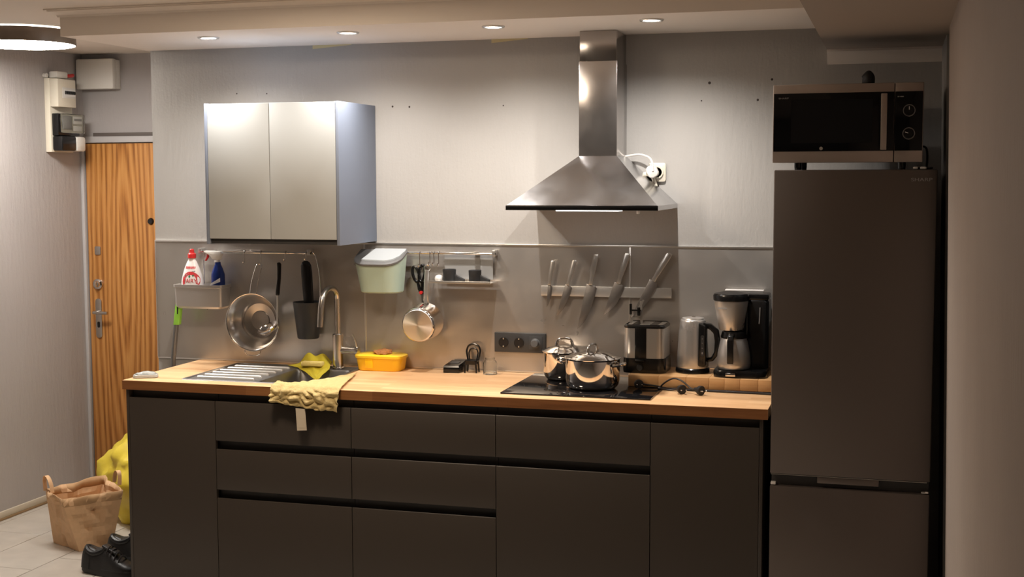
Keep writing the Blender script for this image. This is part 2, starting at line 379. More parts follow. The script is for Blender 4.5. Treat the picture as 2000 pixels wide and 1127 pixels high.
part('drum', MB().lathe([(.222, ZC-.0075), (.235, ZC-.0075), (.238, ZC-.068), (.236, ZC-.071), (.233, ZC-.070), (.233, ZC-.03), (0, ZC-.03)], c, seg=56, cap=False), 'brown', t)
part('diffuser', MB().lathe([(0, 2.3685), (.15, 2.369), (.222, 2.3705), (.231, 2.3735), (.231, 2.378), (0, 2.378)], c, seg=56), 'diffuser', t)
part('glow_ring', MB().lathe([(.20, ZC-.0005), (.231, ZC-.0005), (.231, ZC-.007), (.20, ZC-.007)], c, seg=56, cap=False), 'glow', t)
# ================================================================== BASE CABINETS
FY = -.62
def front(x0, x1, z0, z1, name, parent, mat='front'):
    h = z1-z0
    f = part(name, MB().prism([(FY, z0), (FY, z1-.004), (FY+.003, z1), (FY+.012, z1-.003), (FY+.015, z1-.012), (FY+.019, z1-.012), (FY+.019, z0)], x0+.0015, x1-.0015, 'yz'), mat, parent)
    part('grip_recess', MB().prism([(FY+.034, z1-.016), (FY+.030, z1+.034), (FY+.034, z1+.034), (FY+.038, z1-.016)], x0+.0015, x1-.0015, 'yz'), 'carcass', f)
    return f
units = [(0, .4, 'D', 'anthracite base cabinet with one tall plain door at the left end under the worktop'),
         (.4, 1.0, 'R', 'anthracite base cabinet of three drawers under the sink and the hanging towel'),
         (1.0, 1.6, 'R', 'anthracite base cabinet of three drawers between the sink unit and the hob unit'),
         (1.6, 2.2, 'M', 'anthracite base cabinet with one drawer over a door, below the hob'),
         (2.2, 2.6, 'D', 'anthracite base cabinet with one tall plain door at the right end beside the fridge')]
for x0, x1, k, lab in units:
    t = thing('base_cabinet', lab, 'cabinet', ((x0+x1)/2, -.3, 0), 'anthracite base cabinets')
    T_ = .016
    cb = MB().box(x0+.001, x0+T_, -.58, -.02, 0.06, .878).box(x1-T_, x1-.001, -.58, -.02, .06, .878).box(x0+T_, x1-T_, -.58, -.02, .06, .116).box(x0+T_, x1-T_, -.03, -.02, .116, .878)
    if k == 'R' and x0 < .5: pass
    part('carcass', cb, 'carcass', t)
    part('plinth', MB().box(x0+.001, x1-.001, -.56, -.545, 0, .059), 'carcass', t)
    if k == 'D': front(x0, x1, .06, .846, 'door', t)
    elif k == 'R':
        for a, b in ((.683, .846), (.479, .648), (.06, .444)): front(x0, x1, a, b, 'drawer', t)
    else:
        front(x0, x1, .683, .846, 'drawer', t); front(x0, x1, .06, .648, 'door', t)
    if x0 == 0: part('side_panel', MB().box(-.013, 0, FY, -.02, 0, .878, .001), 'front', t)
    if x1 == 2.6: part('side_panel', MB().box(2.6, 2.613, FY, -.02, 0, .878, .001), 'front', t)
# ================================================================== WORKTOP, SINK, TAP
W = .918
SX0, SX1, SY0, SY1 = .205, .826, -.556, -.055      # sink outline
xs = [-.02, SX0+.012, SX1-.012, 2.63]; ys = [-.635, SY0+.012, SY1-.012, -.007]
mb = MB()
vs, fs = [], []
for z in (.88, W):
    for y in ys:
        for x in xs: vs.append((x, y, z))
for j in range(3):
    for i in range(3):
        if (i, j) == (1, 1): continue
        a = j*4+i; fs.append((a+16, a+17, a+21, a+20)); fs.append((a, a+4, a+5, a+1))
edge = [(0, 1), (1, 2), (2, 3), (3, 7), (7, 11), (11, 15), (15, 14), (14, 13), (13, 12), (12, 8), (8, 4), (4, 0), (5, 6), (6, 10), (10, 9), (9, 5)]
fs += [(a, b, b+16, a+16) for a, b in edge]
mb.add(vs, fs)
wt = solo('worktop', mb, 'wood', 'oak coloured wooden worktop running over all the base cabinets', 'worktop')
part('front_edge', MB().box(-.0205, 2.6305, -.6365, -.6351, .8802, W-.0006), 'edgeshade', wt, label='front edge strip darkened for shade')  # added thin strip, its dark colour stands in for shade
t = thing('sink', 'stainless steel inset sink with ribbed drainer left of the bowl, set in the worktop', 'sink', ((SX0+SX1)/2, (SY0+SY1)/2, W))
bx0, bx1, by0, by1 = .545, .800, -.515, -.135
def R4(x0, x1, y0, y1, r, z): return ring3(rr((x0+x1)/2, (y0+y1)/2, x1-x0, y1-y0, r, 5), z)
rim = MB(); rim.loft([R4(SX0, SX1, SY0, SY1, .012, W+.0002), R4(SX0+.003, SX1-.003, SY0+.003, SY1-.003, .012, W+.0035), R4(SX0+.012, SX1-.012, SY0+.012, SY1-.012, .012, W+.003), R4(SX0+.016, SX1-.016, SY0+.016, SY1-.016, .012, W-.001)], cap=False)
part('rim', rim, 'sinksteel', t)
deck = MB()
z = W-.001
deck.add([(SX0+.014, SY0+.014, z), (bx0, SY0+.014, z), (bx1, SY0+.014, z), (SX1-.014, SY0+.014, z), (SX0+.014, by0, z), (bx0, by0, z), (bx1, by0, z), (SX1-.014, by0, z),
          (SX0+.014, by1, z), (bx0, by1, z), (bx1, by1, z), (SX1-.014, by1, z), (SX0+.014, SY1-.014, z), (bx0, SY1-.014, z), (bx1, SY1-.014, z), (SX1-.014, SY1-.014, z)],
         [(0, 1, 5, 4), (1, 2, 6, 5), (2, 3, 7, 6), (4, 5, 9, 8), (6, 7, 11, 10), (8, 9, 13, 12), (9, 10, 14, 13), (10, 11, 15, 14)])
part('deck', deck, 'sinksteel', t)
bw = MB(); bw.loft([R4(bx0, bx1, by0, by1, .03, W-.0005), R4(bx0+.004, bx1-.004, by0+.004, by1-.004, .034, W-.01), R4(bx0+.010, bx1-.010, by0+.010, by1-.010, .04, W-.13), R4(bx0+.03, bx1-.03, by0+.03, by1-.03, .05, W-.150)], cap=False)
bw.add(R4(bx0+.03, bx1-.03, by0+.03, by1-.03, .05, W-.150), [tuple(range(24))])
part('bowl', bw, 'sinksteel', t)
for k in range(6):
    y = -.49+k*.066
    part('drainer_rib', MB().lathe([(0, 0), (.007, .004), (.0085, .012), (.0085, .258), (.007, .266), (0, .27)], (.245, y, W+.001), 'x', 12), 'rib', t)
t = thing('faucet', 'brushed steel swan neck kitchen tap behind the sink bowl', 'faucet', (.717, -.095, W))
fx, fy = .717, -.095
part('body', MB().lathe([(0, .0), (.027, .0), (.027, .006), (.0235, .008), (.0235, .150), (.021, .153), (0, .153)], (fx, fy, W+.0015), seg=28), 'nickel', t)
pts = [(fx, fy, W+.15), (fx, fy, 1.225)]+[(fx, fy-.08+.08*math.cos(a), 1.225+.055*math.sin(a)) for a in [math.pi*k/10 for k in range(1, 10)]]+[(fx-.004, fy-.165, 1.20), (fx-.006, fy-.172, 1.12)]
part('spout', MB().tube(pts, .0125, 14), 'nickel', t)
lv = part('mixer', MB().lathe([(.016, 0), (.016, .062), (.0175, .064), (.0175, .084), (0, .086)], (fx+.015, fy, 1.0), 'x', 20), 'nickel', t)
part('lever', MB().tube([(fx+.09, fy, 1.012), (fx+.085, fy-.005, 1.045), (fx+.073, fy-.01, 1.075)], [.006, .0045, .004], 8), 'nickel', lv)
# ================================================================== BACKSPLASH
t = thing('backsplash', 'brushed stainless steel splashback panels with pale edge strips on the wall above the worktop', 'backsplash', (1.4, 0, W))
for x0, x1 in ((-.229, .8085), (.8135, 1.9985), (2.0035, 3.2)):
    part('steel_panel', MB().box(x0, x1, -.006, -.0005, .926, 1.462), 'splash', t)
part('edge_strip', MB().box(-.229, 3.2, -.010, -.0005, 1.4622, 1.470, .001), 'alu', t)
part('edge_strip', MB().box(-.234, -.2292, -.010, -.0005, .926, 1.470, .001), 'alu', t)
part('edge_strip', MB().box(-.234, 3.2, -.0065, -.0005, W+.001, .9258, .001), 'alu', t)
for x in (.811, 2.001): part('joint_strip', MB().box(x-.0045, x+.0045, -.009, -.0062, .926, 1.462, .001), 'alu', t)
# ================================================================== WALL CABINET
x0, x1, z0, z1, yf = .256, .868, 1.476, 2.067, -.40
t = thing('wall_cabinet', 'silver grey two door wall cabinet above the sink', 'cabinet', ((x0+x1)/2, -.2, z0))
cb = MB().box(x0, x0+.013, yf, -.001, z0, z1, .001).box(x0+.013, x1-.013, yf+.03, -.001, z1-.016, z1).box(x0+.013, x1-.013, yf+.03, -.001, z0+.012, z0+.028).box(x0+.013, x1-.013, -.012, -.001, z0+.028, z1-.016)
part('carcass', cb, 'upside', t)
part('side_panel', MB().box(x1-.013, x1, yf, -.001, z0, z1, .001), 'upside', t)
xm = (x0+x1)/2-.006
for a, b in ((x0+.0145, xm-.001), (xm+.001, x1-.0145)):
    d = part('door', MB().box(a, b, yf, yf+.019, z0+.024, z1-.002, .0015), 'upfront', t)
part('grip_recess', MB().box(x0+.0135, x1-.0135, yf+.014, yf+.029, z0+.003, z0+.03), 'carcass', t)
# ================================================================== COOKER HOOD
hx0, hx1, hy, hz = 1.5955, 2.1955, -.459, 1.6265
cx0, cx1, cy = 1.827, 1.983, -.20
t = thing('cooker_hood', 'stainless steel pyramid cooker hood with chimney on the wall over the hob', 'hood', (1.9, -.2, hz))
ca = MB(); zt = 1.838
ca.loft([[(hx0, -.001, hz+.018), (hx0, hy, hz+.018), (hx1, hy, hz+.018), (hx1, -.001, hz+.018)],
         [(hx0+.004, -.001, hz+.020), (hx0+.004, hy+.004, hz+.020), (hx1-.004, hy+.004, hz+.020), (hx1-.004, -.001, hz+.020)],
         [(cx0, -.001, zt), (cx0, cy, zt), (cx1, cy, zt), (cx1, -.001, zt)]], cap=False)
part('canopy', ca, 'hood', t, ang=10)
lip = MB(); lip.box(hx0, hx0+.004, hy+.003, -.001, hz, hz+.0178).box(hx1-.004, hx1, hy+.003, -.001, hz, hz+.0178).box(hx0+.004, hx1-.004, -.005, -.001, hz, hz+.0178)
part('side_lip', lip, 'hood', t)
part('control_strip', MB().box(hx0, hx1, hy, hy+.003, hz, hz+.0178, .0008), 'black', t)
ug = part('underside', MB().box(hx0+.004, hx1-.004, hy+.004, -.006, hz+.006, hz+.012), 'steel', t)
part('lamp_glass', MB().box(1.79, 2.04, hy+.03, hy+.10, hz-.004, hz+.006, .002), 'hoodled', t)
part('slider_knob', MB().box(2.112, 2.122, hy+.006, hy+.03, hz-.013, hz+.004, .002), 'wprint', t)
part('chimney', MB().box(cx0, cx1, cy, -.001, zt, 2.215, .0015), 'chim', t)
part('upper_chimney', MB().box(cx0+.003, cx1-.003, cy+.003, -.001, 2.2155, ZS-.001, .0015), 'chim', t)
# wall socket + plug + cord behind the hood
t = thing('wall_socket', 'ivory double wall socket plate tilted on the wall right of the hood', 'socket', (2.10, -.001, 1.755))
T1 = Matrix.Translation((2.113, 0, 1.772)) 
T2 = Matrix.Translation((2.075, 0, 1.736)) @ Matrix.Rotation(R(-14), 4, 'Y')
for T_ in (T1, T2):
    p = part('plate', MB().prism(rr(0, 0, .072, .078, .010, 4), -.012, -.001, 'xz', .003, T_ @ Matrix.Translation((0, 0 if T_ is T1 else -.0125, 0))), 'offwhite', t)
    part('socket_cup', MB().lathe([(.026, 0), (.026, -.006), (.021, -.006), (.019, .0), (0, .0)], (0, -.013 if T_ is T1 else -.0255, 0), 'y', 24, T_), 'offwhite', p)
t = thing('hood_power_plug', 'white angled plug and flex running from the hood chimney into the wall socket', 'plug', (2.10, -.03, 1.78))
part('plug_body', MB().prism(rr(0, 0, .044, .052, .016, 5), -.05, -.0225, 'xz', .005, Matrix.Translation((2.098, 0, 1.776)) @ Matrix.Rotation(R(-28), 4, 'Y')), 'white', t)
part('flex', MB().tube([(1.9835, -.03, 1.838), (2.01, -.03, 1.842), (2.045, -.035, 1.845), (2.085, -.042, 1.832), (2.10, -.05, 1.808), (2.103, -.05, 1.778)], .0045, 8, smooth=5), 'white', t)
# ================================================================== FRIDGE + MICROWAVE
x0, x1 = 2.640, 3.193
t = thing('fridge_freezer', 'tall dark inox fridge freezer standing between the worktop and the right wall', 'fridge', ((x0+x1)/2, -.33, 0))
part('cabinet', MB().box(x0+.004, x1-.002, -.575, -.04, .03, 1.760, .004), 'fridgebody', t)
d = part('upper_door', MB().box(x0, x1, -.63, -.58, .684, 1.777, .005), 'fridge', t)
text('logo', 'SHARP', .016, 'greyprint', d, (3.141, -.6304, 1.741), xs=1.5)
d2 = part('lower_door', MB().box(x0, x1-.001, -.63, -.58, .055, .640, .005), 'fridge', t)
part('handle_recess', MB().box(x0+.004, x1-.004, -.606, -.58, .641, .683), 'carcass', t)
part('handle_grip', MB().box(2.806, 3.02, -.626, -.607, .657, .681, .003), 'fridge', d)
part('door_edge_strip', MB().box(x0+.003, x1-.012, -.628, -.609, .6815, .6835), 'nickel', d)
part('hinge', MB().box(x0+.002, x0+.02, -.624, -.60, .642, .652, .002), 'wprint', d2)
part('hinge', MB().box(x1-.03, x1-.004, -.624, -.60, .642, .65, .002), 'chrome', d2)
part('hinge_cover', MB().box(x1-.07, x1-.015, -.59, -.53, 1.7775, 1.786, .003), 'black', t)
for dx in (.025, .5):
    part('foot', MB().lathe([(0, 0), (.02, 0), (.02, .03), (0, .03)], (x0+dx+.01, -.5, 0), seg=12), 'black', t)
    part('foot', MB().lathe([(0, 0), (.02, 0), (.02, .03), (0, .03)], (x0+dx+.01, -.1, 0), seg=12), 'black', t)
TOPF = 1.760
for x, w_, lab in ((3.120, .016, 'small white scrap on the fridge top, left of the two by the microwave cord'), (3.146, .022, 'small white scrap on the fridge top, right of the two by the microwave cord')):
    solo('scrap', MB().box(x-w_/2, x+w_/2, -.605, -.592, 1.7775, 1.786, .003), 'wprint', lab, 'scrap')
mx0, mx1, mz0, mz1, my = 2.631, 3.143, 1.802, 2.077, -.60
t = thing('microwave', 'microwave oven with black glass door standing on top of the fridge', 'microwave', ((mx0+mx1)/2, -.4, 1.76))
part('housing', MB().box(mx0+.004, mx1-.003, my+.022, -.22, mz0+.004, mz1-.002, .004), 'black', t)
md = part('door', MB().box(mx0, 3.0455, my, my+.02, mz0, mz1, .003), 'mwbody', t)
part('door_glass', MB().box(mx0+.003, 3.0445, my-.003, my, 1.842, 2.046, .001), 'mwglass', md)
part('window', MB().box(2.695, 2.973, my-.0036, my-.003, 1.871, 2.022), 'hob', md)
part('handle', MB().box(3.001, 3.022, my-.028, my-.018, 1.845, 2.039, .002).box(3.003, 3.020, my-.02, my-.003, 1.847, 1.862).box(3.003, 3.020, my-.02, my-.003, 2.02, 2.036), 'mwbody', md)
text('logo', 'SHARP', .008, 'greyprint', md, (2.668, my-.0034, 2.029), xs=1.5)
part('round_badge', MB().lathe([(0, -.0012), (.006, -.0012), (.006, 0)], (2.80, my-.003, 1.852), 'y', 16), 'alu', md)
pn = part('control_panel', MB().box(3.0475, mx1, my, my+.02, mz0, mz1, .003), 'mwbody', t)
part('panel_glass', MB().box(3.0485, mx1-.003, my-.003, my, 1.842, 2.046, .001), 'mwglass', pn)
part('panel_mark', MB().box(3.055, 3.062, my-.0034, my-.003, 2.026, 2.030).box(3.064, 3.076, my-.0034, my-.003, 2.026, 2.030), 'greyprint', pn)
for z in (1.980, 1.901):
    k = part('dial', MB().lathe([(0, -.020), (.014, -.020), (.0165, -.014), (.0185, -.003), (.0185, 0)], (3.095, my-.003, z), 'y', 28), 'black', pn)
    part('dial_ring', MB().lathe([(.0185, -.004), (.021, -.004), (.021, 0), (.0185, 0), (.0185, -.004)], (3.095, my-.003, z), 'y', 28, cap=False), 'chrome', k)
    part('dial_mark', MB().box(-.001, .001, -.0216, -.0196, .002, .013, T=Matrix.Translation((3.095, my-.003, z)) @ Matrix.Rotation(R(-70 if z < 1.95 else 0), 4, 'Y')), 'wprint', k)
for x in (2.718, 3.075):
    for y in (-.56, -.27):
        zb = 1.778 if y < -.575 else 1.760
        part('foot', MB().lathe([(0, 1.7605), (.010, 1.7605), (.013, 1.79), (.013, mz0+.006), (0, mz0+.006)], (x, y, 0), seg=14), 'black', t)
part('power_cord', MB().tube([(mx1-.003, -.45, 1.86), (3.158, -.47, 1.85), (3.160, -.50, 1.80), (3.150, -.52, 1.768), (3.11, -.54, 1.766), (3.06, -.50, 1.766)], .004, 8, smooth=4), 'cable', t)
k = MB().lathe([(0, 2.0765), (.017, 2.0765), (.023, 2.085), (.021, 2.10), (.022, 2.108), (.0165, 2.118), (.008, 2.126), (0, 2.128)], (2.955, -.50, 0), seg=14)
for v in k.bm.verts: v.co += v.co.normalized()*0+Vector((nz(v.co, 60, .004), nz(v.co, 60, .004, 3), 0))
solo('ornament', k, 'matblack', 'small dark rounded ornament standing on top of the microwave', 'ornament')
# ================================================================== HOB + POTS
t = thing('hob', 'black glass ceramic hob set in the worktop under the hood', 'hob', (1.894, -.30, W))
part('glass', MB().prism(rr(1.894, -.30, .59, .52, .008, 3), W+.0002, W+.006, 'xy', .001), 'hob', t)
HZ = W+.006
def pot(cx_, cy_, r, h, lab, ang, sang):
    t = thing('cooking_pot', lab, 'pot', (cx_, cy_, HZ), 'lidded steel pots on the hob')
    part('body', MB().lathe([(0, 0), (r*.80, 0), (r*.86, .004), (r*.955, .016), (r, .034), (r, h-.004), (r+.004, h), (r-.003, h), (r-.004, .03), (0, .012)], (cx_, cy_, HZ+.0003), seg=56), 'chrome', t)
    ld = part('lid', MB().lathe([(r+.005, h+.0005), (r+.006, h+.003), (r-.003, h+.006), (r*.75, h+.015), (r*.4, h+.024), (0, h+.027)], (cx_, cy_, HZ+.0003), seg=56, cap=False), 'chrome', t)
    T_ = Matrix.Translation((cx_, cy_, HZ+h+.025)) @ Matrix.Rotation(ang, 4, 'Z')
    part('lid_handle', MB().tube([(-.034, 0, -.006), (-.031, 0, .012), (-.022, 0, .025), (0, 0, .029), (.022, 0, .025), (.031, 0, .012), (.034, 0, -.006)], [.0075, .0065, .006, .006, .006, .0065, .0075], 10, smooth=3, T=T_), 'chrome', ld)
    for s_ in (0, math.pi):
        T2_ = Matrix.Translation((cx_, cy_, HZ+h*.80)) @ Matrix.Rotation(sang+s_, 4, 'Z')
        part('side_handle', MB().tube([(r-.002, -.036, .003), (r+.016, -.034, .006), (r+.026, -.02, .008), (r+.028, 0, .008), (r+.026, .02, .008), (r+.016, .034, .006), (r-.002, .036, .003)], .0062, 8, smooth=3, T=T2_), 'chrome', t)
pot(1.922, -.36, .107, .119, 'larger front steel pot with lid on the hob', R(68), R(-14))
pot(1.757, -.155, .088, .114, 'steel pot with lid behind the front pot, at the back left of the hob', R(10), R(-72))
# ================================================================== BOARD AND APPLIANCES
BZ = .970
def stave_x(a, b): return MB().box(a+.0002, b-.0002, -.285, -.02, W+.0066, BZ, .0015)
t = thing('wooden_board', 'thick wooden butcher block board under the toaster, kettle and coffee machine', 'board', (2.32, -.15, W))
e_ = [2.05, 2.17, 2.28, 2.37, 2.43, 2.49, 2.56, 2.62]
for a, b in zip(e_, e_[1:]): part('stave', stave_x(a, b), 'board', t)
for x_ in (2.3, 2.59): part('foot', MB().box(x_-.015, x_+.015, -.26, -.05, W+.0004, W+.0065), 'rubber', t)
# toaster
tx, ty = 2.10, -.145
t = thing('toaster', 'black and steel toaster at the left end of the wooden board', 'toaster', (tx, ty, BZ))
W_, D_ = .165, .17
part('base', MB().loft([ring3(rr(tx, ty, W_+.006, D_+.006, .03), BZ+.0005), ring3(rr(tx, ty, W_+.01, D_+.01, .032), BZ+.012), ring3(rr(tx, ty, W_+.006, D_+.006, .03), BZ+.06)]), 'black', t)
part('core', MB().loft([ring3(rr(tx, ty, W_-.004, D_-.004, .03), BZ+.06), ring3(rr(tx, ty, W_-.006, D_-.006, .03), BZ+.182)]), 'black', t)
full = rr(tx, ty, W_, D_, .03, 6); inn = rr(tx, ty, W_-.003, D_-.003, .029, 6)
n = len(full)
idx = [k for k in range(n) if not (abs(full[k][0]-(tx-.02)) < .022 and full[k][1] < ty)]
def panel(sel):
    rg = [[(full[k][0], full[k][1], BZ+.058), (full[k][0], full[k][1], BZ+.180), (inn[k][0], inn[k][1], BZ+.180), (inn[k][0], inn[k][1], BZ+.058)] for k in sel]
    return MB().loft(rg)
# ring starts at +x+y corner, runs to -x+y, -x-y, +x-y
L_ = list(range(7, 21)); Rt = list(range(21, 28))+list(range(0, 7))
lp = panel(L_); y_ = ty-D_/2
lp.box(tx-W_/2+.03, tx-.035, y_, y_+.0015, BZ+.058, BZ+.180)
rp = panel(Rt); rp.box(tx+.012, tx+W_/2-.03, y_, y_+.0015, BZ+.058, BZ+.180)
part('steel_side', lp, 'satin', t); part('steel_side', rp, 'satin', t)
part('front_channel', MB().box(tx-.034, tx+.011, y_-.003, y_+.004, BZ+.03, BZ+.184, .002), 'black', t)
part('lever', MB().box(tx-.03, tx+.008, y_-.022, y_-.002, BZ+.045, BZ+.057, .004), 'black', t)
part('dial', MB().lathe([(0, -.016), (.011, -.016), (.014, -.004), (.014, .004)], (tx-.012, y_-.001, BZ+.024), 'y', 18), 'char', t)
top = MB().loft([ring3(rr(tx, ty, W_+.002, D_+.002, .031), BZ+.181), ring3(rr(tx, ty, W_+.003, D_+.003, .031), BZ+.188), ring3(rr(tx, ty, W_-.012, D_-.012, .026), BZ+.195)], cap=False)
part('top_rim', top, 'black', t)
tp = part('top_plate', MB().box(tx-W_/2+.01, tx+W_/2-.01, ty-D_/2+.01, ty+D_/2-.01, BZ+.184, BZ+.1925, .002), 'satin', t)
for dx in (-.036, .036): part('bread_slot', MB().box(tx+dx-.015, tx+dx+.015, ty-.062, ty+.062, BZ+.1926, BZ+.1935), 'black', tp)
# tongs standing in the toaster slot
t = thing('tongs', 'steel tongs with a black catch sticking out of the toaster slot', 'tongs', (tx-.04, ty-.02, BZ+.2))
zt0 = BZ+.1945
def strip(a, b, w_, th):
    a, b = Vector(a), Vector(b); d = (b-a).normalized(); sd = Vector((d.z, 0, -d.x)).normalized(); nr = d.cross(sd)
    q = lambda p, i, j, ww: tuple(p+sd*i*ww/2+nr*j*th/2)
    return [[q(p, -1, -1, ww), q(p, 1, -1, ww), q(p, 1, 1, ww), q(p, -1, 1, ww)] for p, ww in ((a, w_*.7), (a.lerp(b, .5), w_), (b, w_*.6))]
part('arm', MB().loft(strip((tx-.064, ty-.03, zt0), (tx-.012, ty-.02, zt0+.095), .012, .002)), 'satin', t)
part('arm', MB().loft(strip((tx-.018, ty-.03, zt0), (tx-.024, ty-.02, zt0+.09), .012, .002)), 'satin', t)
part('catch', MB().box(tx-.063, tx-.02, ty-.042, ty-.036, zt0+.05, zt0+.057, .001).box(tx-.066, tx-.056, ty-.043, ty-.035, zt0+.036, zt0+.08, .002).box(tx-.034, tx-.022, ty-.043, ty-.035, zt0+.032, zt0+.066, .002), 'black', t)
part('cross_pin', MB().box(tx-.05, tx-.024, ty-.042, ty-.037, zt0+.026, zt0+.029), 'chrome', t)
# kettle
kx, ky = 2.285, -.14
t = thing('electric_kettle', 'brushed steel electric kettle with black handle between toaster and coffee machine', 'kettle', (kx, ky, BZ))
part('base', MB().lathe([(0, 0), (.066, 0), (.069, .004), (.068, .016), (.064, .020), (0, .020)], (kx, ky, BZ+.0005), seg=40), 'black', t)
part('body', MB().lathe([(.0635, .021), (.065, .026), (.062, .08), (.0565, .16), (.051, .206), (.049, .212), (.046, .214), (0, .214)], (kx, ky, BZ), seg=48), 'steel', t)
ld = part('lid', MB().lathe([(.046, .2145), (.044, .219), (.03, .222), (0, .223)], (kx, ky, BZ), seg=36), 'steel', t)
part('lid_tab', MB().box(kx-.006, kx+.01, ky-.008, ky+.004, BZ+.222, BZ+.2275, .002), 'chrome', ld)
hd = [[(kx+.045, .205), (kx+.075, .200), (kx+.105, .175), (kx+.112, .13), (kx+.108, .08), (kx+.085, .05), (kx+.058, .046), (kx+.058, .062), (kx+.078, .066), (kx+.089, .088), (kx+.091, .13), (kx+.086, .162), (kx+.07, .178), (kx+.048, .184)]]
part('handle', MB().prism([(a, BZ+b) for a, b in hd[0]], ky-.034, ky-.006, 'xz', .004), 'black', t)
part('spine', MB().prism([(kx+.028, BZ+.03), (kx+.060, BZ+.03), (kx+.062, BZ+.19), (kx+.03, BZ+.208)], ky-.064, ky-.012, 'xz', .008), 'black', t)
wg = part('water_gauge', MB().prism(rr(kx+.047, BZ+.115, .013, .085, .006, 4), ky-.0665, ky-.063, 'xz'), 'char', t)
part('gauge_marks', MB().box(kx+.045, kx+.049, ky-.0672, ky-.0662, BZ+.082, BZ+.09).box(kx+.045, kx+.049, ky-.0672, ky-.0662, BZ+.105, BZ+.107).box(kx+.045, kx+.049, ky-.0672, ky-.0662, BZ+.125, BZ+.127).box(kx+.045, kx+.049, ky-.0672, ky-.0662, BZ+.142, BZ+.144), 'greyprint', wg)
# coffee machine
qx, qy = 2.487, -.155
t = thing('coffee_machine', 'black filter coffee machine with steel basket and jug, beside the fridge', 'coffee machine', (qx, qy, BZ))
jx, jy = 2.455, -.195
part('base', MB().loft([ring3(rr(2.483, -.155, .205, .222, .04), BZ+.0005), ring3(rr(2.483, -.155, .207, .224, .04), BZ+.02), ring3(rr(2.483, -.155, .20, .217, .04), BZ+.028)]), 'black', t)
part('switch', MB().box(jx-.024, jx+.016, -.274, -.262, BZ+.006, BZ+.02, .003), 'chrome', t)
part('tower', MB().loft([ring3(rr(2.542, -.105, .088, .125, .02), BZ+.028), ring3(rr(2.542, -.105, .088, .125, .02), BZ+.29), ring3(rr(2.542, -.105, .08, .115, .02), BZ+.298)]), 'black', t)
part('rear_tank', MB().box(2.40, 2.50, -.085, -.045, BZ+.028, BZ+.29, .012), 'black', t)
bs = part('filter_basket', MB().lathe([(0, .183), (.046, .183), (.048, .188), (.066, .29), (.066, .297), (0, .297)], (jx-.012, jy, BZ), seg=44), 'steel', t)
part('lid', MB().lathe([(.0665, .2975), (.070, .300), (.071, .318), (.066, .326), (.03, .334), (0, .336)], (jx-.012, jy, BZ), seg=44).box(2.44, 2.585, -.165, -.06, BZ+.2985, BZ+.322, .006), 'black', t)
part('tank_window', MB().tube([(2.553, -.169, BZ+.27), (2.552, -.1695, BZ+.235), (2.55, -.1695, BZ+.205)], .0025, 6), 'greyprint', t)
by_ = lambda x: jy-math.sqrt(.0632**2-(x-jx+.012)**2)
part('print_mark', MB().add([(x, by_(x), BZ+z) for x in [jx-.058+.006*k for k in range(7)] for z in (.268, .275)], [(2*k, 2*k+2, 2*k+3, 2*k+1) for k in range(6)]), 'greyprint', bs)
jg = thing('coffee_jug', 'steel thermal jug with black lid standing in the coffee machine', 'jug', (jx, jy, BZ+.0285))
part('body', MB().lathe([(0, .0290), (.060, .0290), (.064, .034), (.066, .05), (.063, .09), (.054, .135), (.048, .15), (0, .15)], (jx, jy, BZ), seg=44), 'steel', jg)
part('lid', MB().lathe([(0, .1505), (.050, .1505), (.052, .156), (.046, .176), (.03, .1815), (0, .182)], (jx, jy, BZ), seg=36), 'black', jg)
part('handle', MB().prism([(jy-.046, BZ+.172), (jy-.085, BZ+.168), (jy-.094, BZ+.15), (jy-.092, BZ+.06), (jy-.080, BZ+.055), (jy-.078, BZ+.145), (jy-.048, BZ+.155)], jx-.016, jx+.008, 'yz', .003), 'black', jg)
solo('white_tray', MB().box(2.40, 2.555, -.055, -.02, BZ+.3225, BZ+.3285, .002), 'wprint', 'thin white plastic tray lying across the back of the coffee machine lid', 'tray')
# plugs on cords
def plug(loc, ang, pts, lab):
    t = thing('power_plug', lab, 'plug', loc, 'unplugged appliance plugs on the worktop')
    T_ = Matrix.Translation(loc) @ Matrix.Rotation(ang, 4, 'Z')
    part('plug_body', MB().lathe([(0, -.022), (.008, -.021), (.010, -.008), (.0175, .004), (.0185, .016), (.016, .018), (0, .018)], (0, 0, .0185), 'x', 20, T_), 'matblack', t)
    for s_ in (-.0095, .0095): part('pin', MB().lathe([(.0024, .018), (.0024, .034), (.001, .036)], (0, s_, .0185), 'x', 8, T_), 'chrome', t)
    part('cord', MB().tube(pts, .0034, 8, smooth=6), 'cable', t)
z_ = W+.004
plug((2.098, -.325, HZ+.0005), R(-70), [(2.091, -.305, HZ+.019), (2.10, -.297, HZ+.014), (2.16, -.295, HZ+.008), (2.24, -.297, z_), (2.40, -.300, z_), (2.55, -.310, z_), (2.63, -.325, z_)], 'black plug lying on the hob glass right of the front pot')
plug((2.274, -.375, W+.0003), R(-60), [(2.263, -.353, W+.018), (2.25, -.335, W+.010), (2.22, -.318, z_), (2.18, -.315, z_+.005), (2.19, -.305, z_+.005), (2.30, -.305, z_), (2.60, -.316, z_)], 'black plug in the middle of the three, on the worktop beside the hob')
plug((2.345, -.385, W+.0003), R(-40), [(2.326, -.369, W+.018), (2.31, -.355, W+.02), (2.27, -.335, W+.045), (2.235, -.32, W+.05), (2.20, -.31, W+.03), (2.185, -.302, z_+.006), (2.22, -.292, z_+.002), (2.42, -.294, z_), (2.62, -.302, z_)], 'black plug rightmost of the three, at the end of the arched cord')
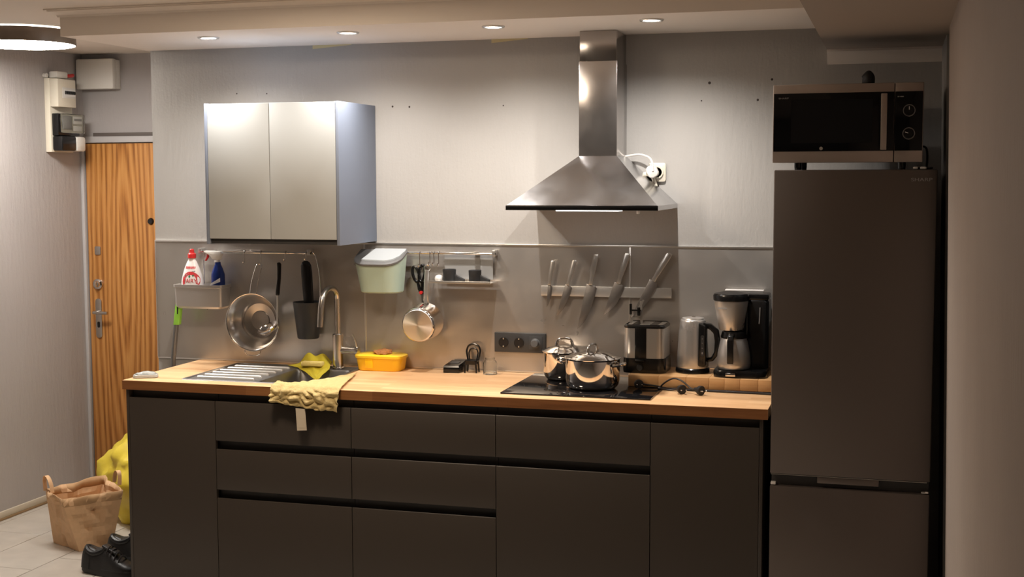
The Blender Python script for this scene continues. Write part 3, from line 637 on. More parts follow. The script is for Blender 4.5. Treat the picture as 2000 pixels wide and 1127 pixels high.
# ================================================================== KNIFE RACK
t = thing('knife_rack', 'steel magnetic knife rail on the splashback above the pots', 'rail', (1.9, -.006, 1.275))
part('bar', MB().box(1.621, 2.178, -.024, -.0095, 1.254, 1.296, .0015), 'plate', t)
kn = [((1.674, 1.403), (1.660, 1.300), (1.652, 1.205), .017, .017, 'small paring knife, leftmost on the magnetic rail'),
      ((1.768, 1.406), (1.740, 1.300), (1.701, 1.168), .018, .030, 'short utility knife second from the left on the magnetic rail'),
      ((1.860, 1.432), (1.838, 1.303), (1.794, 1.112), .022, .043, 'long chef knife in the middle of the magnetic rail'),
      ((1.993, 1.438), (1.957, 1.312), (1.906, 1.173), .022, .044, 'broad knife fourth from the left, left of the panel joint, on the magnetic rail'),
      ((2.169, 1.440), (2.102, 1.325), (2.020, 1.165), .022, .038, 'long carving knife rightmost on the magnetic rail, above the toaster')]
for i, (h, j, tip, hw, bw_, lab) in enumerate(kn):
    t = thing('kitchen_knife', lab, 'knife', (j[0], -.028, j[1]), 'steel knives on the magnetic rail')
    H, J, P_ = Vector(h), Vector(j), Vector(tip)
    def frame(a, b):
        d = (b-a).normalized(); return d, Vector((-d.y, d.x))      # along, to the right when pointing down
    d, s_ = frame(H, J)
    pl = [H-s_*hw*.35, H+s_*hw*.55+d*-.002, H+s_*hw*.62+d*.012, H.lerp(J, .45)+s_*hw*.55, H.lerp(J, .85)+s_*hw*.36, J+s_*hw*.45, J-s_*hw*.45, H.lerp(J, .85)-s_*hw*.36, H.lerp(J, .45)-s_*hw*.55, H-s_*hw*.5+d*.012]
    part('handle', MB().prism([tuple(q) for q in pl], -.036, -.0245, 'xz', .003), 'satin', t)
    d, s_ = frame(J, P_); ln = (P_-J).length
    bl_ = [J-s_*bw_*.42, J+s_*bw_*.42, J+d*.006+s_*bw_*.62, J+d*ln*.25+s_*bw_*.62, J+d*ln*.5+s_*bw_*.52, J+d*ln*.75+s_*bw_*.28, J+d*ln*.92+s_*bw_*-.08, P_-s_*bw_*.35, J+d*ln*.5-s_*bw_*.40]
    part('blade', MB().prism([tuple(q) for q in bl_], -.0285, -.0255, 'xz', .0009), 'blade', t)
# sockets
t = thing('wall_outlets', 'anthracite plate with two power outlets and a dimmer on the splashback left of the pots', 'socket', (1.525, -.006, 1.047))
part('plate', MB().box(1.411, 1.639, -.014, -.0065, 1.006, 1.090, .002), 'socket', t)
for x in (1.452, 1.521):
    p = part('outlet', MB().lathe([(.0205, -.0165), (.0205, -.0145), (0, -.0145)], (x, 0, 1.048), 'y', 28).lathe([(.0215, -.014), (.0215, -.0172), (.0200, -.0172), (.0200, -.0143)], (x, 0, 1.048), 'y', 28, cap=False), 'sockin', t)
    for dz in (-.0165, .0165): part('earth_clip', MB().box(x-.0025, x+.0025, -.0185, -.0145, 1.048+dz-.003, 1.048+dz+.003, .0005), 'alu', p)
    part('contact_holes', MB().lathe([(0, -.0152), (.003, -.0152), (.003, -.0146)], (x-.0095, 0, 1.048), 'y', 8).lathe([(0, -.0152), (.003, -.0152), (.003, -.0146)], (x+.0095, 0, 1.048), 'y', 8), 'slot', p)
dm = part('dimmer_plate', MB().box(1.566, 1.624, -.0155, -.0138, 1.019, 1.077, .001), 'socket', t)
part('dimmer_knob', MB().lathe([(0, -.034), (.014, -.034), (.016, -.03), (.0175, -.017), (.021, -.0158), (.021, -.0153)], (1.594, 0, 1.048), 'y', 30), 'knob', dm)
# ================================================================== HANGING RAILS
def rail(x0, x1, z, lab):
    t = thing('hanging_rail', lab, 'rail', ((x0+x1)/2, -.006, z), 'steel utensil rails')
    part('bar', MB().lathe([(0, x0), (.0055, x0), (.0055, x1), (0, x1)], (0, -.040, z), 'x', 14), 'chrome', t)
    for x in (x0+.008, x1-.008): part('bracket', MB().box(x-.008, x+.008, -.047, -.0065, z-.009, z+.016, .002), 'satin', t)
rail(.010, .568, 1.421, 'left steel utensil rail below the wall cabinet')
rail(.892, 1.426, 1.429, 'right steel utensil rail between mint bin and knife rail')
def hook(x, zr, drop, lab):
    y = -.040
    p = [(x, y+.006, zr-.004), (x, y+.008, zr+.003), (x, y, zr+.0085), (x, y-.0085, zr+.002), (x, y-.0075, zr-drop*.5), (x, y-.008, zr-drop+.008), (x, y-.014, zr-drop), (x, y-.022, zr-drop+.004), (x, y-.024, zr-drop+.013)]
    solo('hook', MB().tube(p, .0021, 8, smooth=4), 'chrome', lab, 'hook', 'steel hooks on the utensil rails')
ZA, ZB = 1.421, 1.429
hook(.245, ZA, .05, 'empty steel hook left of the colander on the left rail')
hook(.326, ZA, .055, 'steel hook carrying the colander')
hook(.447, ZA, .036, 'steel hook carrying the ladle')
hook(.588, ZA, .03, 'steel hook at the right end of the left rail, above the black brush') if False else None
hook(.548, ZA, .032, 'steel hook at the right end of the left rail, above the black brush')
hook(1.085, ZB, .06, 'steel hook carrying the scissors')
hook(1.132, ZB, .05, 'steel hook carrying the saucepan')
hook(1.150, ZB, .052, 'empty steel hook right of the saucepan hook')
hook(1.172, ZB, .055, 'empty steel hook just left of the steel shelf')
# basket
t = thing('hanging_basket', 'brushed steel box basket hanging at the left end of the left rail', 'basket', (.048, -.08, 1.167))
bx = MB()
b0 = lambda x0, x1, y0, y1, r, z: ring3(rr((x0+x1)/2, (y0+y1)/2, x1-x0, y1-y0, r, 5), z)
bx.loft([b0(-.07, .168, -.13, -.032, .014, 1.276), b0(-.074, .172, -.134, -.028, .016, 1.276), b0(-.074, .172, -.134, -.028, .016, 1.264), b0(-.070, .168, -.130, -.032, .014, 1.262), b0(-.067, .165, -.127, -.035, .014, 1.178), b0(-.058, .156, -.118, -.044, .014, 1.168),
         ], cap=False)
bx.loft([b0(-.058, .156, -.118, -.044, .014, 1.168), b0(-.056, .154, -.116, -.046, .014, 1.171), b0(-.065, .163, -.125, -.037, .013, 1.18), b0(-.068, .166, -.128, -.034, .013, 1.262), b0(-.07, .168, -.13, -.032, .014, 1.276)], cap=False)
bx.add(b0(-.056, .154, -.116, -.046, .014, 1.171), [tuple(range(24))])
part('box', bx, 'steel', t)
for x in (.03, .10): part('hanger', MB().tube([(x, -.031, 1.272), (x, -.030, 1.40), (x, -.031, 1.425), (x, -.040, 1.4295), (x, -.0485, 1.425)], .002, 6, smooth=3), 'chrome', t)
# dish soap bottle
bxx, byy, zb = .000, -.082, 1.1725
prf = [(.046, .0), (.050, .004), (.053, .04), (.055, .09), (.0525, .12), (.0455, .15), (.036, .178), (.024, .204), (.0165, .216), (.016, .222)]
def bw_at(z):
    h = z-zb
    for (a, h0), (b, h1) in zip(prf, prf[1:]):
        if h0 <= h <= h1: return a+(b-a)*(h-h0)/(h1-h0)
    return .05
def surf(x, z):
    a = bw_at(z); return byy-.60*a*math.sqrt(max(1-((x-bxx)/a)**2, .02))
t = thing('dish_soap_bottle', 'white dish soap bottle with red cap standing in the steel basket', 'bottle', (bxx, byy, zb))
part('bottle', MB().loft([[(bxx+a*math.cos(q), byy+.60*a*math.sin(q), zb+h) for q in [2*math.pi*k/36 for k in range(36)]] for a, h in prf]), 'fairy', t)
part('cap', MB().lathe([(0, .222), (.0185, .222), (.0185, .240), (.015, .244), (.011, .246), (.010, .260), (.007, .263), (0, .263)], (bxx, byy, zb), seg=24), 'red', t)
def decal(name, polys, mat, off, parent):
    mb_ = MB()
    for pl in polys: mb_.add([(x, surf(x, z)-off, z) for x, z in pl], [tuple(range(len(pl)))])
    return part(name, mb_, mat, parent)
ccx, ccz = .006, 1.292
def disc_poly(r0_, r1_, a0, a1, n=28, sx=1):
    out = []
    for k in range(n):
        q0, q1 = a0+(a1-a0)*k/n, a0+(a1-a0)*(k+1)/n
        out.append([(ccx+sx*r0_*math.cos(q0), ccz+r0_*math.sin(q0)), (ccx+sx*r1_*math.cos(q0), ccz+r1_*math.sin(q0)), (ccx+sx*r1_*math.cos(q1), ccz+r1_*math.sin(q1)), (ccx+sx*r0_*math.cos(q1), ccz+r0_*math.sin(q1))])
    return out
lb = decal('label', disc_poly(.028, .042, R(-25), R(205)), 'redprint', .0008, t)
decal('leaf', [[(ccx-.010+dx, ccz+.020), (ccx-.004+dx, ccz+.028), (ccx+.001+dx, ccz+.020), (ccx-.004+dx, ccz+.012)] for dx in (0,)]+[[(ccx+.008, ccz+.024), (ccx+.013, ccz+.03), (ccx+.017, ccz+.024), (ccx+.012, ccz+.018)]], 'greenprint', .0010, lb)
text('wordmark', 'FAIRY', .025, 'redprint', lb, (ccx-.001, byy, 1.2925), wrap=surf)
decal('top_print', [[(bxx+.003+.006*k, 1.347), (bxx+.0075+.006*k, 1.347), (bxx+.0075+.006*k, 1.357), (bxx+.003+.006*k, 1.357)] for k in range(-4, 4)], 'redprint', .0009, t)
decal('swoosh', [[(bxx-.034+.01*k, 1.305+.028*math.sin(k*.25)+.0), (bxx-.024+.01*k, 1.305+.028*math.sin((k+1)*.25)), (bxx-.024+.01*k, 1.311+.028*math.sin((k+1)*.25)), (bxx-.034+.01*k, 1.309+.028*math.sin(k*.25))] for k in range(6)], 'greyprint', .0007, t)
# spray bottle
sx_, sy_ = .128, -.078
t = thing('spray_bottle', 'blue spray cleaner bottle with white trigger head standing in the steel basket', 'bottle', (sx_, sy_, zb))
part('bottle', MB().loft([ring3(rr(sx_, sy_, a, b, min(a, b)*.45, 5), zb+h) for a, b, h in ((.056, .046, 0), (.060, .05, .006), (.062, .052, .10), (.060, .050, .15), (.046, .04, .172), (.026, .026, .195), (.024, .024, .205))]), 'bluel', t)
part('clear_neck', MB().lathe([(.0135, .2055), (.0135, .213), (.012, .216), (0, .216)], (sx_-.004, sy_, zb), seg=18), 'wprint', t)
part('label', MB().loft([[(sx_-.026, sy_-.0268, zb+.10), (sx_+.024, sy_-.0268, zb+.118), (sx_+.024, sy_-.0262, zb+.118), (sx_-.026, sy_-.0262, zb+.10)], [(sx_-.026, sy_-.0268, zb+.108), (sx_+.024, sy_-.0268, zb+.136), (sx_+.024, sy_-.0262, zb+.136), (sx_-.026, sy_-.0262, zb+.108)]]), 'wprint', t)
hd_ = [(sx_-.066, zb+.250), (sx_-.062, zb+.256), (sx_+.018, zb+.254), (sx_+.026, zb+.244), (sx_+.018, zb+.232), (sx_+.014, zb+.2165), (sx_-.022, zb+.2165), (sx_-.030, zb+.230), (sx_-.044, zb+.240)]
part('trigger_head', MB().prism(hd_, sy_-.014, sy_+.014, 'xz', .004), 'white', t)
part('trigger', MB().prism([(sx_-.050, zb+.241), (sx_-.044, zb+.238), (sx_-.046, zb+.225), (sx_-.058, zb+.209), (sx_-.063, zb+.210), (sx_-.053, zb+.228)], sy_-.006, sy_+.006, 'xz', .0015), 'red', t)
# mop
t = thing('mop', 'grey mop pole with bright green hanging grip, standing left of the worktop', 'mop', (-.13, -.10, 0))
part('pole', MB().tube([(-.133, -.10, .02), (-.098, -.10, .932), (-.076, -.10, 1.10)], .0115, 12), 'pole', t)
gp = MB().prism([(-.0885, 1.088), (-.0585, 1.090), (-.0545, 1.12), (-.046, 1.183), (-.052, 1.193), (-.068, 1.193), (-.0745, 1.184)], -.112, -.088, 'xz', .004)
gr = part('grip', gp, 'green', t)
part('hang_hole', MB().prism([(-.0655, 1.140), (-.0605, 1.140), (-.0575, 1.182), (-.0650, 1.182)], -.1128, -.1115, 'xz'), 'slot', gr)
part('mop_head', MB().box(-.225, -.04, -.15, -.05, .001, .022, .006), 'pole', t)
# colander
cx_, cz_ = .308, 1.112
t = thing('colander', 'round steel colander with wire handle hanging from the left rail', 'colander', (cx_, -.02, cz_))
cy0 = -.105
part('bowl', MB().lathe([(.128, cy0), (.1245, cy0+.002), (.108, cy0+.030), (.088, cy0+.058), (.080, cy0+.066), (.078, cy0+.074), (.045, cy0+.080), (.043, cy0+.076), (0, cy0+.078), (0, cy0+.080), (.044, cy0+.083), (.080, cy0+.077), (.090, cy0+.060), (.110, cy0+.032), (.1275, cy0+.002), (.128, cy0)], (cx_, 0, cz_), 'y', 60, cap=False), 'dsteel', t, ang=40)
part('rim_wire', MB().tube([(cx_+.1285*math.cos(a), cy0, cz_+.1285*math.sin(a)) for a in [2*math.pi*k/56 for k in range(56)]], .0028, 8, closed=True), 'chrome', t)
zh = ZA-.055
part('wire_handle', MB().tube([(cx_-.010, cy0+.002, cz_+.128), (cx_-.007, cy0+.02, cz_+.19), (cx_+.004, -.066, zh-.006), (cx_+.010, -.062, zh+.003), (cx_+.025, -.062, zh+.003), (cx_+.031, -.066, zh-.006), (cx_+.024, cy0+.02, cz_+.19), (cx_+.020, cy0+.002, cz_+.127)], .0022, 8, smooth=4), 'chrome', t)
part('rest_loop', MB().tube([(cx_-.040, cy0, cz_-.123), (cx_-.036, cy0-.002, cz_-.138), (cx_-.02, cy0-.002, cz_-.148), (cx_+.02, cy0-.002, cz_-.148), (cx_+.036, cy0-.002, cz_-.138), (cx_+.040, cy0, cz_-.123)], .0016, 6, smooth=3), 'chrome', t)
# ladle
t = thing('ladle', 'steel skimmer ladle with black handle hanging over the right side of the colander', 'ladle', (.44, -.06, 1.1))
lh = part('handle', MB().prism([(.440, 1.382), (.453, 1.384), (.459, 1.376), (.456, 1.31), (.449, 1.25), (.447, 1.236), (.431, 1.236), (.431, 1.25), (.440, 1.31), (.441, 1.36)], -.120, -.108, 'xz', .004), 'black', t)
part('hanging_eye', MB().lathe([(.004, -.004), (.007, -.004), (.007, .004), (.004, .004), (.004, -.004)], (.449, -.114, 1.3745), 'y', 14, cap=False), 'chrome', lh)
part('shaft', MB().tube([(.439, -.114, 1.24), (.436, -.114, 1.13), (.437, -.120, 1.108)], .0042, 10), 'satin', t)
T_ = Matrix.Translation((.408, -.140, 1.088)) @ Matrix.Rotation(R(-20), 4, 'Y') @ Matrix.Rotation(R(22), 4, 'X')
part('bowl', MB().lathe([(.052, .012), (.050, .006), (.040, -.005), (.022, -.012), (0, -.014), (0, -.0125), (.022, -.0105), (.039, -.0035), (.049, .007), (.0512, .012)], (0, 0, 0), 'z', 36, T_, cap=False), 'chrome', t, ang=70)
# caddy and brush
T0 = Matrix.Translation((.570, -.083, 0))
t = thing('utensil_cup', 'dark grey tapered cup hanging at the right end of the left rail', 'cup', (.57, -.083, 1.045))
part('cup', MB().lathe([(0, 1.046), (.044, 1.046), (.0475, 1.050), (.066, 1.208), (.0645, 1.2085), (.046, 1.053), (0, 1.051)], T=T0, seg=44), 'char', t)
part('hanger', MB().tube([(.602, -.030, 1.19), (.602, -.022, 1.30), (.585, -.030, 1.41), (.558, -.040, 1.4285), (.556, -.047, 1.424)], .002, 6, smooth=3), 'chrome', t)
t = thing('dish_brush', 'long black handled brush standing upright in the dark grey cup', 'brush', (.57, -.085, 1.052))
part('handle', MB().loft([[(.572+dx+a*math.cos(q), -.086+.4*a*math.sin(q), z) for q in [2*math.pi*k/20 for k in range(20)]] for dx, a, z in ((.004, .020, 1.10), (.004, .024, 1.20), (.0, .0255, 1.27), (-.004, .0265, 1.34), (-.006, .025, 1.37), (-.007, .018, 1.384), (-.007, .008, 1.390))]), 'black', t)
part('bristle_head', MB().lathe([(0, 1.0525), (.026, 1.0525), (.03, 1.07), (.022, 1.10), (0, 1.10)], (.575, -.085, 0), seg=20), 'matblack', t)
# mint bin
t = thing('hanging_bin', 'mint green hanging waste bin with grey flap lid, right of the wall cabinet', 'bin', (.92, -.09, 1.25))
def dsh(w_, d, z, cx=.921, r=.065): 
    return [(cx+w_/2*1, -.050, z)]+[(cx+w_/2-r+r*math.cos(a), -.012-d+r-r*math.sin(a), z) for a in [math.pi/2*k/6 for k in range(7)]]+[(cx-w_/2+r-r*math.sin(a), -.012-d+r-r*math.cos(a), z) for a in [math.pi/2*k/6 for k in range(7)]]+[(cx-w_/2, -.050, z)]
def sl(z0, w_, d, r=.065): return [(x, y, z0+(y+.172)*.40) for x, y, _ in dsh(w_, d, 0, r=r)]
part('tub', MB().loft([dsh(.168, .125, 1.258, r=.055), dsh(.180, .135, 1.264, r=.06), sl(1.376, .212, .160), sl(1.378, .206, .156), dsh(.172, .13, 1.268, r=.06)]), 'mint', t)
part('lid_rim', MB().loft([sl(1.3795, .220, .166, .07), sl(1.388, .222, .168, .07), sl(1.394, .214, .160, .07)]), 'lidgrey', t)
fl_ = [(.860, -.160), (.97, -.168), (1.0, -.155), (1.02, -.125), (1.028, -.08), (1.028, -.056), (.884, -.056)]
part('flap', MB().loft([[(x, y, z_+(y+.172)*.40) for x, y in fl_] for z_ in (1.3945, 1.401)]), 'lidlight', t)
part('hanger', MB().box(.90, .99, -.0492, -.0472, 1.30, 1.44).box(.90, .99, -.0472, -.030, 1.436, 1.44), 'lidgrey', t)
# scissors
t = thing('scissors', 'black handled kitchen scissors hanging right of the mint bin', 'scissors', (1.085, -.06, 1.3))
def loop(cx, cz, a, b, tilt): return [(cx+a*math.cos(q)*math.cos(tilt)-b*math.sin(q)*math.sin(tilt), -.034, cz+a*math.cos(q)*math.sin(tilt)+b*math.sin(q)*math.cos(tilt)) for q in [2*math.pi*k/20 for k in range(20)]]
part('handle', MB().tube(loop(1.062, 1.335, .014, .034, .25), 0.0068, 8, closed=True).prism([(1.064, 1.312), (1.075, 1.30), (1.094, 1.25), (1.083, 1.245), (1.07, 1.27)], -.038, -.030, 'xz', .002), 'black', t)
part('handle', MB().tube(loop(1.090, 1.340, .013, .036, -.15), 0.0068, 8, closed=True).prism([(1.084, 1.312), (1.10, 1.30), (1.094, 1.245), (1.082, 1.25)], -.032, -.025, 'xz', .002), 'black', t)
part('pivot', MB().lathe([(0, -.042), (.0075, -.041), (.0075, -.03)], (1.086, 0, 1.256), 'y', 16), 'red', t)
part('blade', MB().prism([(1.083, 1.25), (1.093, 1.25), (1.105, 1.165), (1.101, 1.163)], -.0345, -.033, 'xz'), 'scis', t)
part('blade', MB().prism([(1.083, 1.25), (1.094, 1.25), (1.098, 1.165), (1.094, 1.165)], -.0325, -.031, 'xz'), 'scis', t)
# saucepan
px, pz = 1.112, 1.137
t = thing('saucepan', 'polished steel saucepan hanging bottom outwards from the right rail', 'saucepan', (px, -.07, pz))
yb = -.150
TP = Matrix.Translation((px, -.03, pz-.06)) @ Matrix.Rotation(R(5), 4, 'X') @ Matrix.Translation((-px, .03, -pz+.06))
part('body', MB().lathe([(0, yb), (.066, yb), (.070, yb+.002), (.0745, yb+.010), (.076, yb+.018), (.0765, yb+.098), (.080, yb+.104), (.080, yb+.106), (.0745, yb+.104), (.0745, yb+.016), (0, yb+.007)], (px, 0, pz), 'y', 56, TP), 'chrome', t)
part('base_disc', MB().lathe([(0, yb-.0015), (.066, yb-.0015), (.068, yb+.0003)], (px, 0, pz), 'y', 56, TP), 'radial', t)
part('handle', MB().loft([[(px+.008+dx+w_*math.cos(q), -.062+y_+.006*math.sin(q), z) for q in [2*math.pi*k/14 for k in range(14)]] for dx, w_, y_, z in ((0, .011, .0, pz+.076), (0, .0125, -.008, pz+.09), (.002, .0115, -.010, pz+.12), (.004, .011, -.010, pz+.18), (.006, .010, -.010, pz+.22))]), 'satin', t)
part('hanging_ring', MB().tube([(px+.014+.012*math.cos(a), -.066, pz+.230+.012*math.sin(a)) for a in [2*math.pi*k/24 for k in range(24)]], .0035, 8, closed=True), 'chrome', t)
# steel shelf
t = thing('rail_shelf', 'narrow steel shelf with back plate hanging on the right rail', 'shelf', (1.29, -.06, 1.306))
part('back_plate', MB().box(1.19, 1.408, -.0215, -.0195, 1.318, 1.4225), 'plate', t)
part('tray', MB().box(1.150, 1.425, -.115, -.0215, 1.306, 1.310, .001), 'alu', t)
part('front_lip', MB().box(1.150, 1.425, -.1175, -.1155, 1.306, 1.3155, .0008), 'alu', t)
part('hanger_strip', MB().box(1.33, 1.352, -.024, -.0217, 1.312, 1.425).box(1.33, 1.352, -.046, -.0345, 1.435, 1.437).box(1.33, 1.352, -.0345, -.0325, 1.423, 1.437).box(1.33, 1.352, -.0325, -.022, 1.423, 1.425), 'alu', t)
def cup(x, s, lab):
    t = thing('measuring_cup', lab, 'measuring cup', (x, -.082, 1.3105), 'black measuring cups on the steel shelf')
    part('cup', MB().lathe([(0, .0005), (.024*s, .0005), (.026*s, .006), (.0275*s, .05*s), (.026*s, .051*s), (.0245*s, .006), (0, .004)], (x, -.082, 1.3105), seg=28), 'matblack', t)
    part('handle', MB().prism([(x+.022*s, 1.3105+.032*s), (x+.040*s, 1.3105+.022*s), (x+.064*s, 1.3105+.012), (x+.066*s, 1.3112), (x+.024*s, 1.3112)], -.092, -.074, 'xz', .002), 'matblack', t)
cup(1.232, 1.05, 'black measuring cup at the left of the steel shelf, beside the small white ball')
cup(1.347, 1.0, 'black measuring cup at the right of the steel shelf')
solo('white_ball', MB().lathe([(0, 0), (.012, .001), (.018, .008), (.0185, .015), (.014, .024), (.006, .028), (0, .029)], (1.186, -.085, 1.3107), seg=20), 'wprint', 'small white rounded object at the left end of the steel shelf', 'ball')
# ================================================================== SMALL THINGS ON THE WORKTOP
t = thing('lunch_box', 'yellow plastic lunch box with lid beside the tap, against the splashback', 'box', (.918, -.075, W))
lx, ly = .915, -.078
part('tub', MB().loft([ring3(rr(lx, ly, .190, .098, .03), W+.0005), ring3(rr(lx, ly, .198, .106, .034), W+.006), ring3(rr(lx, ly, .214, .116, .036), W+.056), ring3(rr(lx, ly, .206, .110, .034), W+.058)]), 'yellow', t)
part('lid', MB().loft([ring3(rr(lx, ly, .222, .124, .038), W+.0565), ring3(rr(lx, ly, .224, .126, .038), W+.066), ring3(rr(lx, ly, .214, .116, .036), W+.070)]), 'lidyellow', t)
part('clip', MB().box(lx-.055, lx-.018, ly-.0595, ly-.053, W+.012, W+.062, .003), 'yellow', t)
b_ = MB().lathe([(0, 0), (.034, .0005), (.042, .006), (.038, .014), (.02, .018), (0, .017)], (lx+.004, ly+.005, W+.0705), seg=26)
for v in b_.bm.verts:
    if v.co.z > W+.074: v.co += Vector((nz(v.co, 70, .006), nz(v.co, 70, .006, 2), nz(v.co, 60, .009, 4)))
solo('crust', b_, 'bread', 'small brown lumpy crust lying on the yellow lunch box lid', 'bread')
t = thing('black_case', 'low black plastic case on the worktop below the steel shelf', 'case', (1.245, -.06, W))
part('base', MB().prism([(1.206, -.098), (1.275, -.092), (1.285, -.022), (1.218, -.018)], W+.0005, W+.024, 'xy', .002), 'black', t)
part('lid', MB().loft([[(1.205, -.099, W+.0245), (1.276, -.093, W+.0245), (1.286, -.021, W+.0245), (1.217, -.017, W+.0245)], [(1.209, -.094, W+.032), (1.272, -.089, W+.032), (1.282, -.024, W+.046), (1.221, -.021, W+.046)]]), 'black', t)
part('display', MB().loft([[(1.222, -.07, W+.0374), (1.262, -.066, W+.0374), (1.268, -.04, W+.0434), (1.228, -.042, W+.0434)], [(1.222, -.07, W+.0384), (1.262, -.066, W+.0384), (1.268, -.04, W+.0444), (1.228, -.042, W+.0444)]]), 'char', t)
# miniature chair
mx, my_ = 1.322, -.055
t = thing('miniature_chair', 'miniature black bentwood chair between the black case and the glass jar', 'ornament', (mx, my_, W))
part('seat', MB().prism(rr(mx, my_, .056, .046, .012, 4), W+.047, W+.056, 'xy', .002), 'black', t)
part('apron', MB().box(mx-.024, mx+.024, my_-.020, my_-.016, W+.036, W+.0475).box(mx-.024, mx+.024, my_+.016, my_+.020, W+.036, W+.0475), 'black', t)
for sx in (-1, 1):
    for sy in (-1, 1): part('leg', MB().tube([(mx+sx*.022, my_+sy*.017, W+.047), (mx+sx*.026, my_+sy*.020, W+.0008)], [.005, .0035], 8), 'black', t)
def arch(w_, h, r): return MB().tube([(mx-w_*.80, my_+.018, W+.054), (mx-w_, my_+.021, W+.054+h*.45), (mx-w_*.98, my_+.023, W+.054+h*.65), (mx-w_*.7, my_+.025, W+.054+h*.9), (mx, my_+.026, W+.054+h), (mx+w_*.7, my_+.025, W+.054+h*.9), (mx+w_*.98, my_+.023, W+.054+h*.65), (mx+w_, my_+.021, W+.054+h*.45), (mx+w_*.80, my_+.018, W+.054)], r, 8, smooth=4)
part('back_hoop', arch(.030, .066, .0042), 'black', t); part('inner_hoop', arch(.020, .048, .0032), 'black', t)
# jar
gx, gy = 1.413, -.085
t = thing('glass_jar', 'small clear glass jar on the worktop below the outlets', 'jar', (gx, gy, W))
part('jar', MB().lathe([(0, .0005), (.028, .0005), (.030, .004), (.030, .050), (.026, .058), (.019, .061), (.0185, .064), (.021, .066), (.021, .073), (.0175, .073), (.0165, .062), (.024, .055), (.0275, .048), (.0275, .006), (0, .005)], (gx, gy, W), seg=36), 'clear', t)
# wrapped pack
T_ = Matrix.Translation((.035, -.545, W)) @ Matrix.Rotation(R(28), 4, 'Z')
t = thing('wrapped_pack', 'flat clear plastic pack with pale contents at the worktop left front corner', 'pack', (.035, -.545, W))
part('tray', MB().loft([[T_ @ Vector(p) for p in ring3(rr(0, 0, a, b, .016), z)] for a, b, z in ((.098, .052, .0006), (.104, .058, .004), (.100, .056, .013), (.092, .05, .0155))]), 'cpack', t)
pk = MB().grid(10, 6, lambda u, v: T_ @ Vector(((u-.5)*.084, (v-.5)*.042, .0162+.011*math.sin(u*3.1)*math.sin(v*3.1)+nz((u, v, 0), 6, .006))))
part('wrinkled_film', pk, 'cpack', t, solid=.0008)
# cloths and sponge
def lerp(a, b, t): return tuple(x+(y-x)*t for x, y in zip(a, b))
def sstep(t): t = max(0, min(1, t)); return t*t*(3-2*t)
def towel(u, v):
    # v 0..1 from back edge over worktop to hanging hem ; u left -> right
    hem = lerp((.672, -.653, .862), (.958, -.655, .832), u)
    fold = lerp((.668, -.637, W+.004), (.966, -.637, W+.004), u)
    back = lerp((.652, -.553, W+.010), (.868, -.24, W+.006), u)
    back = (back[0], back[1]-.17*math.sin(u*math.pi)*(.8 if u < .8 else .6), back[2]+.003)
    if v < .5:
        t = v/.5; p = Vector(lerp(back, fold, t)); b = .003+.003*math.sin(math.pi*t)
        p.z = W+.0045+b+abs(nz((u*3, v*2, 1), 3.1, .010)); p.y += nz((u, v, 0), 5, .006)*(1-t)
    else:
        t = (v-.5)/.5; p = Vector(lerp(fold, hem, t)); rr_ = sstep(t*5)
        p.y = -.6375-.013*rr_-abs(nz((u*2.2, v*1.6, 0), 3.6, .036))*rr_-.004
        p.z += nz((u, v, 3), 5, .006)
        if t < .2: p.z = W+.0075-(W+.0075-p.z)*t/.2 if False else p.z+.003*(1-t/.2)
    p += Vector((nz((u, v, 7), 9, .004), -abs(nz((u, v, 5), 14, .006)) if v > .5 else 0, nz((u, v, 9), 16, .0025)))
    return p
t = thing('dish_towel', 'mustard waffle towel draped over the worktop edge in front of the sink', 'towel', (.80, -.64, W))
part('cloth', MB().grid(64, 48, towel), 'towel', t, solid=.003, ang=80)
tg = part('care_label', MB().loft([[(.781, -.662, .842), (.822, -.662, .840), (.822, -.6612, .840), (.781, -.6612, .842)], [(.787, -.664, .752), (.829, -.664, .755), (.829, -.6632, .755), (.787, -.6632, .752)]]), 'tag', t, label='white woven care label')
part('label_print', MB().loft([[(.790, -.6641, .80), (.820, -.6641, .80), (.8205, -.6638, .80), (.7905, -.6638, .80)], [(.793, -.6648, .764), (.823, -.6648, .765), (.8235, -.6644, .765), (.7935, -.6644, .764)]]), 'tag', tg)
def ycl(u, v):
    # back edge (v=0) propped near the wall, front corner (v=1) hangs into the bowl
    L0, R0 = (.470, -.090, W+.006), (.672, -.060, W+.016)
    tip = (.668, -.215, W-.035)
    Lm, Rm = (.545, -.140, W+.004), (.700, -.155, W+.004)
    if v < .5: a, b, t = lerp(L0, Lm, v*2), lerp(R0, Rm, v*2), u
    else: a, b, t = lerp(Lm, tip, (v-.5)*2), lerp(Rm, tip, (v-.5)*2), u
    p = Vector(lerp(a, b, t))
    k = math.exp(-((v-.05)/.28)**2)
    p.z += k*(.052*math.exp(-((u-.48)/.17)**2)+.045*math.exp(-((u-.80)/.15)**2))
    p.z += nz((u, v, 2), 5, .006)
    p.z = max(p.z, W+.005) if p.y > by1-.004 else p.z
    return p
solo('yellow_cloth', MB().grid(40, 30, ycl), 'ycloth', 'yellow cleaning cloth crumpled behind the sink, one corner in the bowl', 'cloth', solid=.0018, ang=80)
spg = MB().box(.565, .665, -.158, -.122, W+.014, W+.034, .005)
solo('sponge', spg, 'sponge', 'pale yellow sponge lying on the yellow cloth beside the tap', 'sponge')
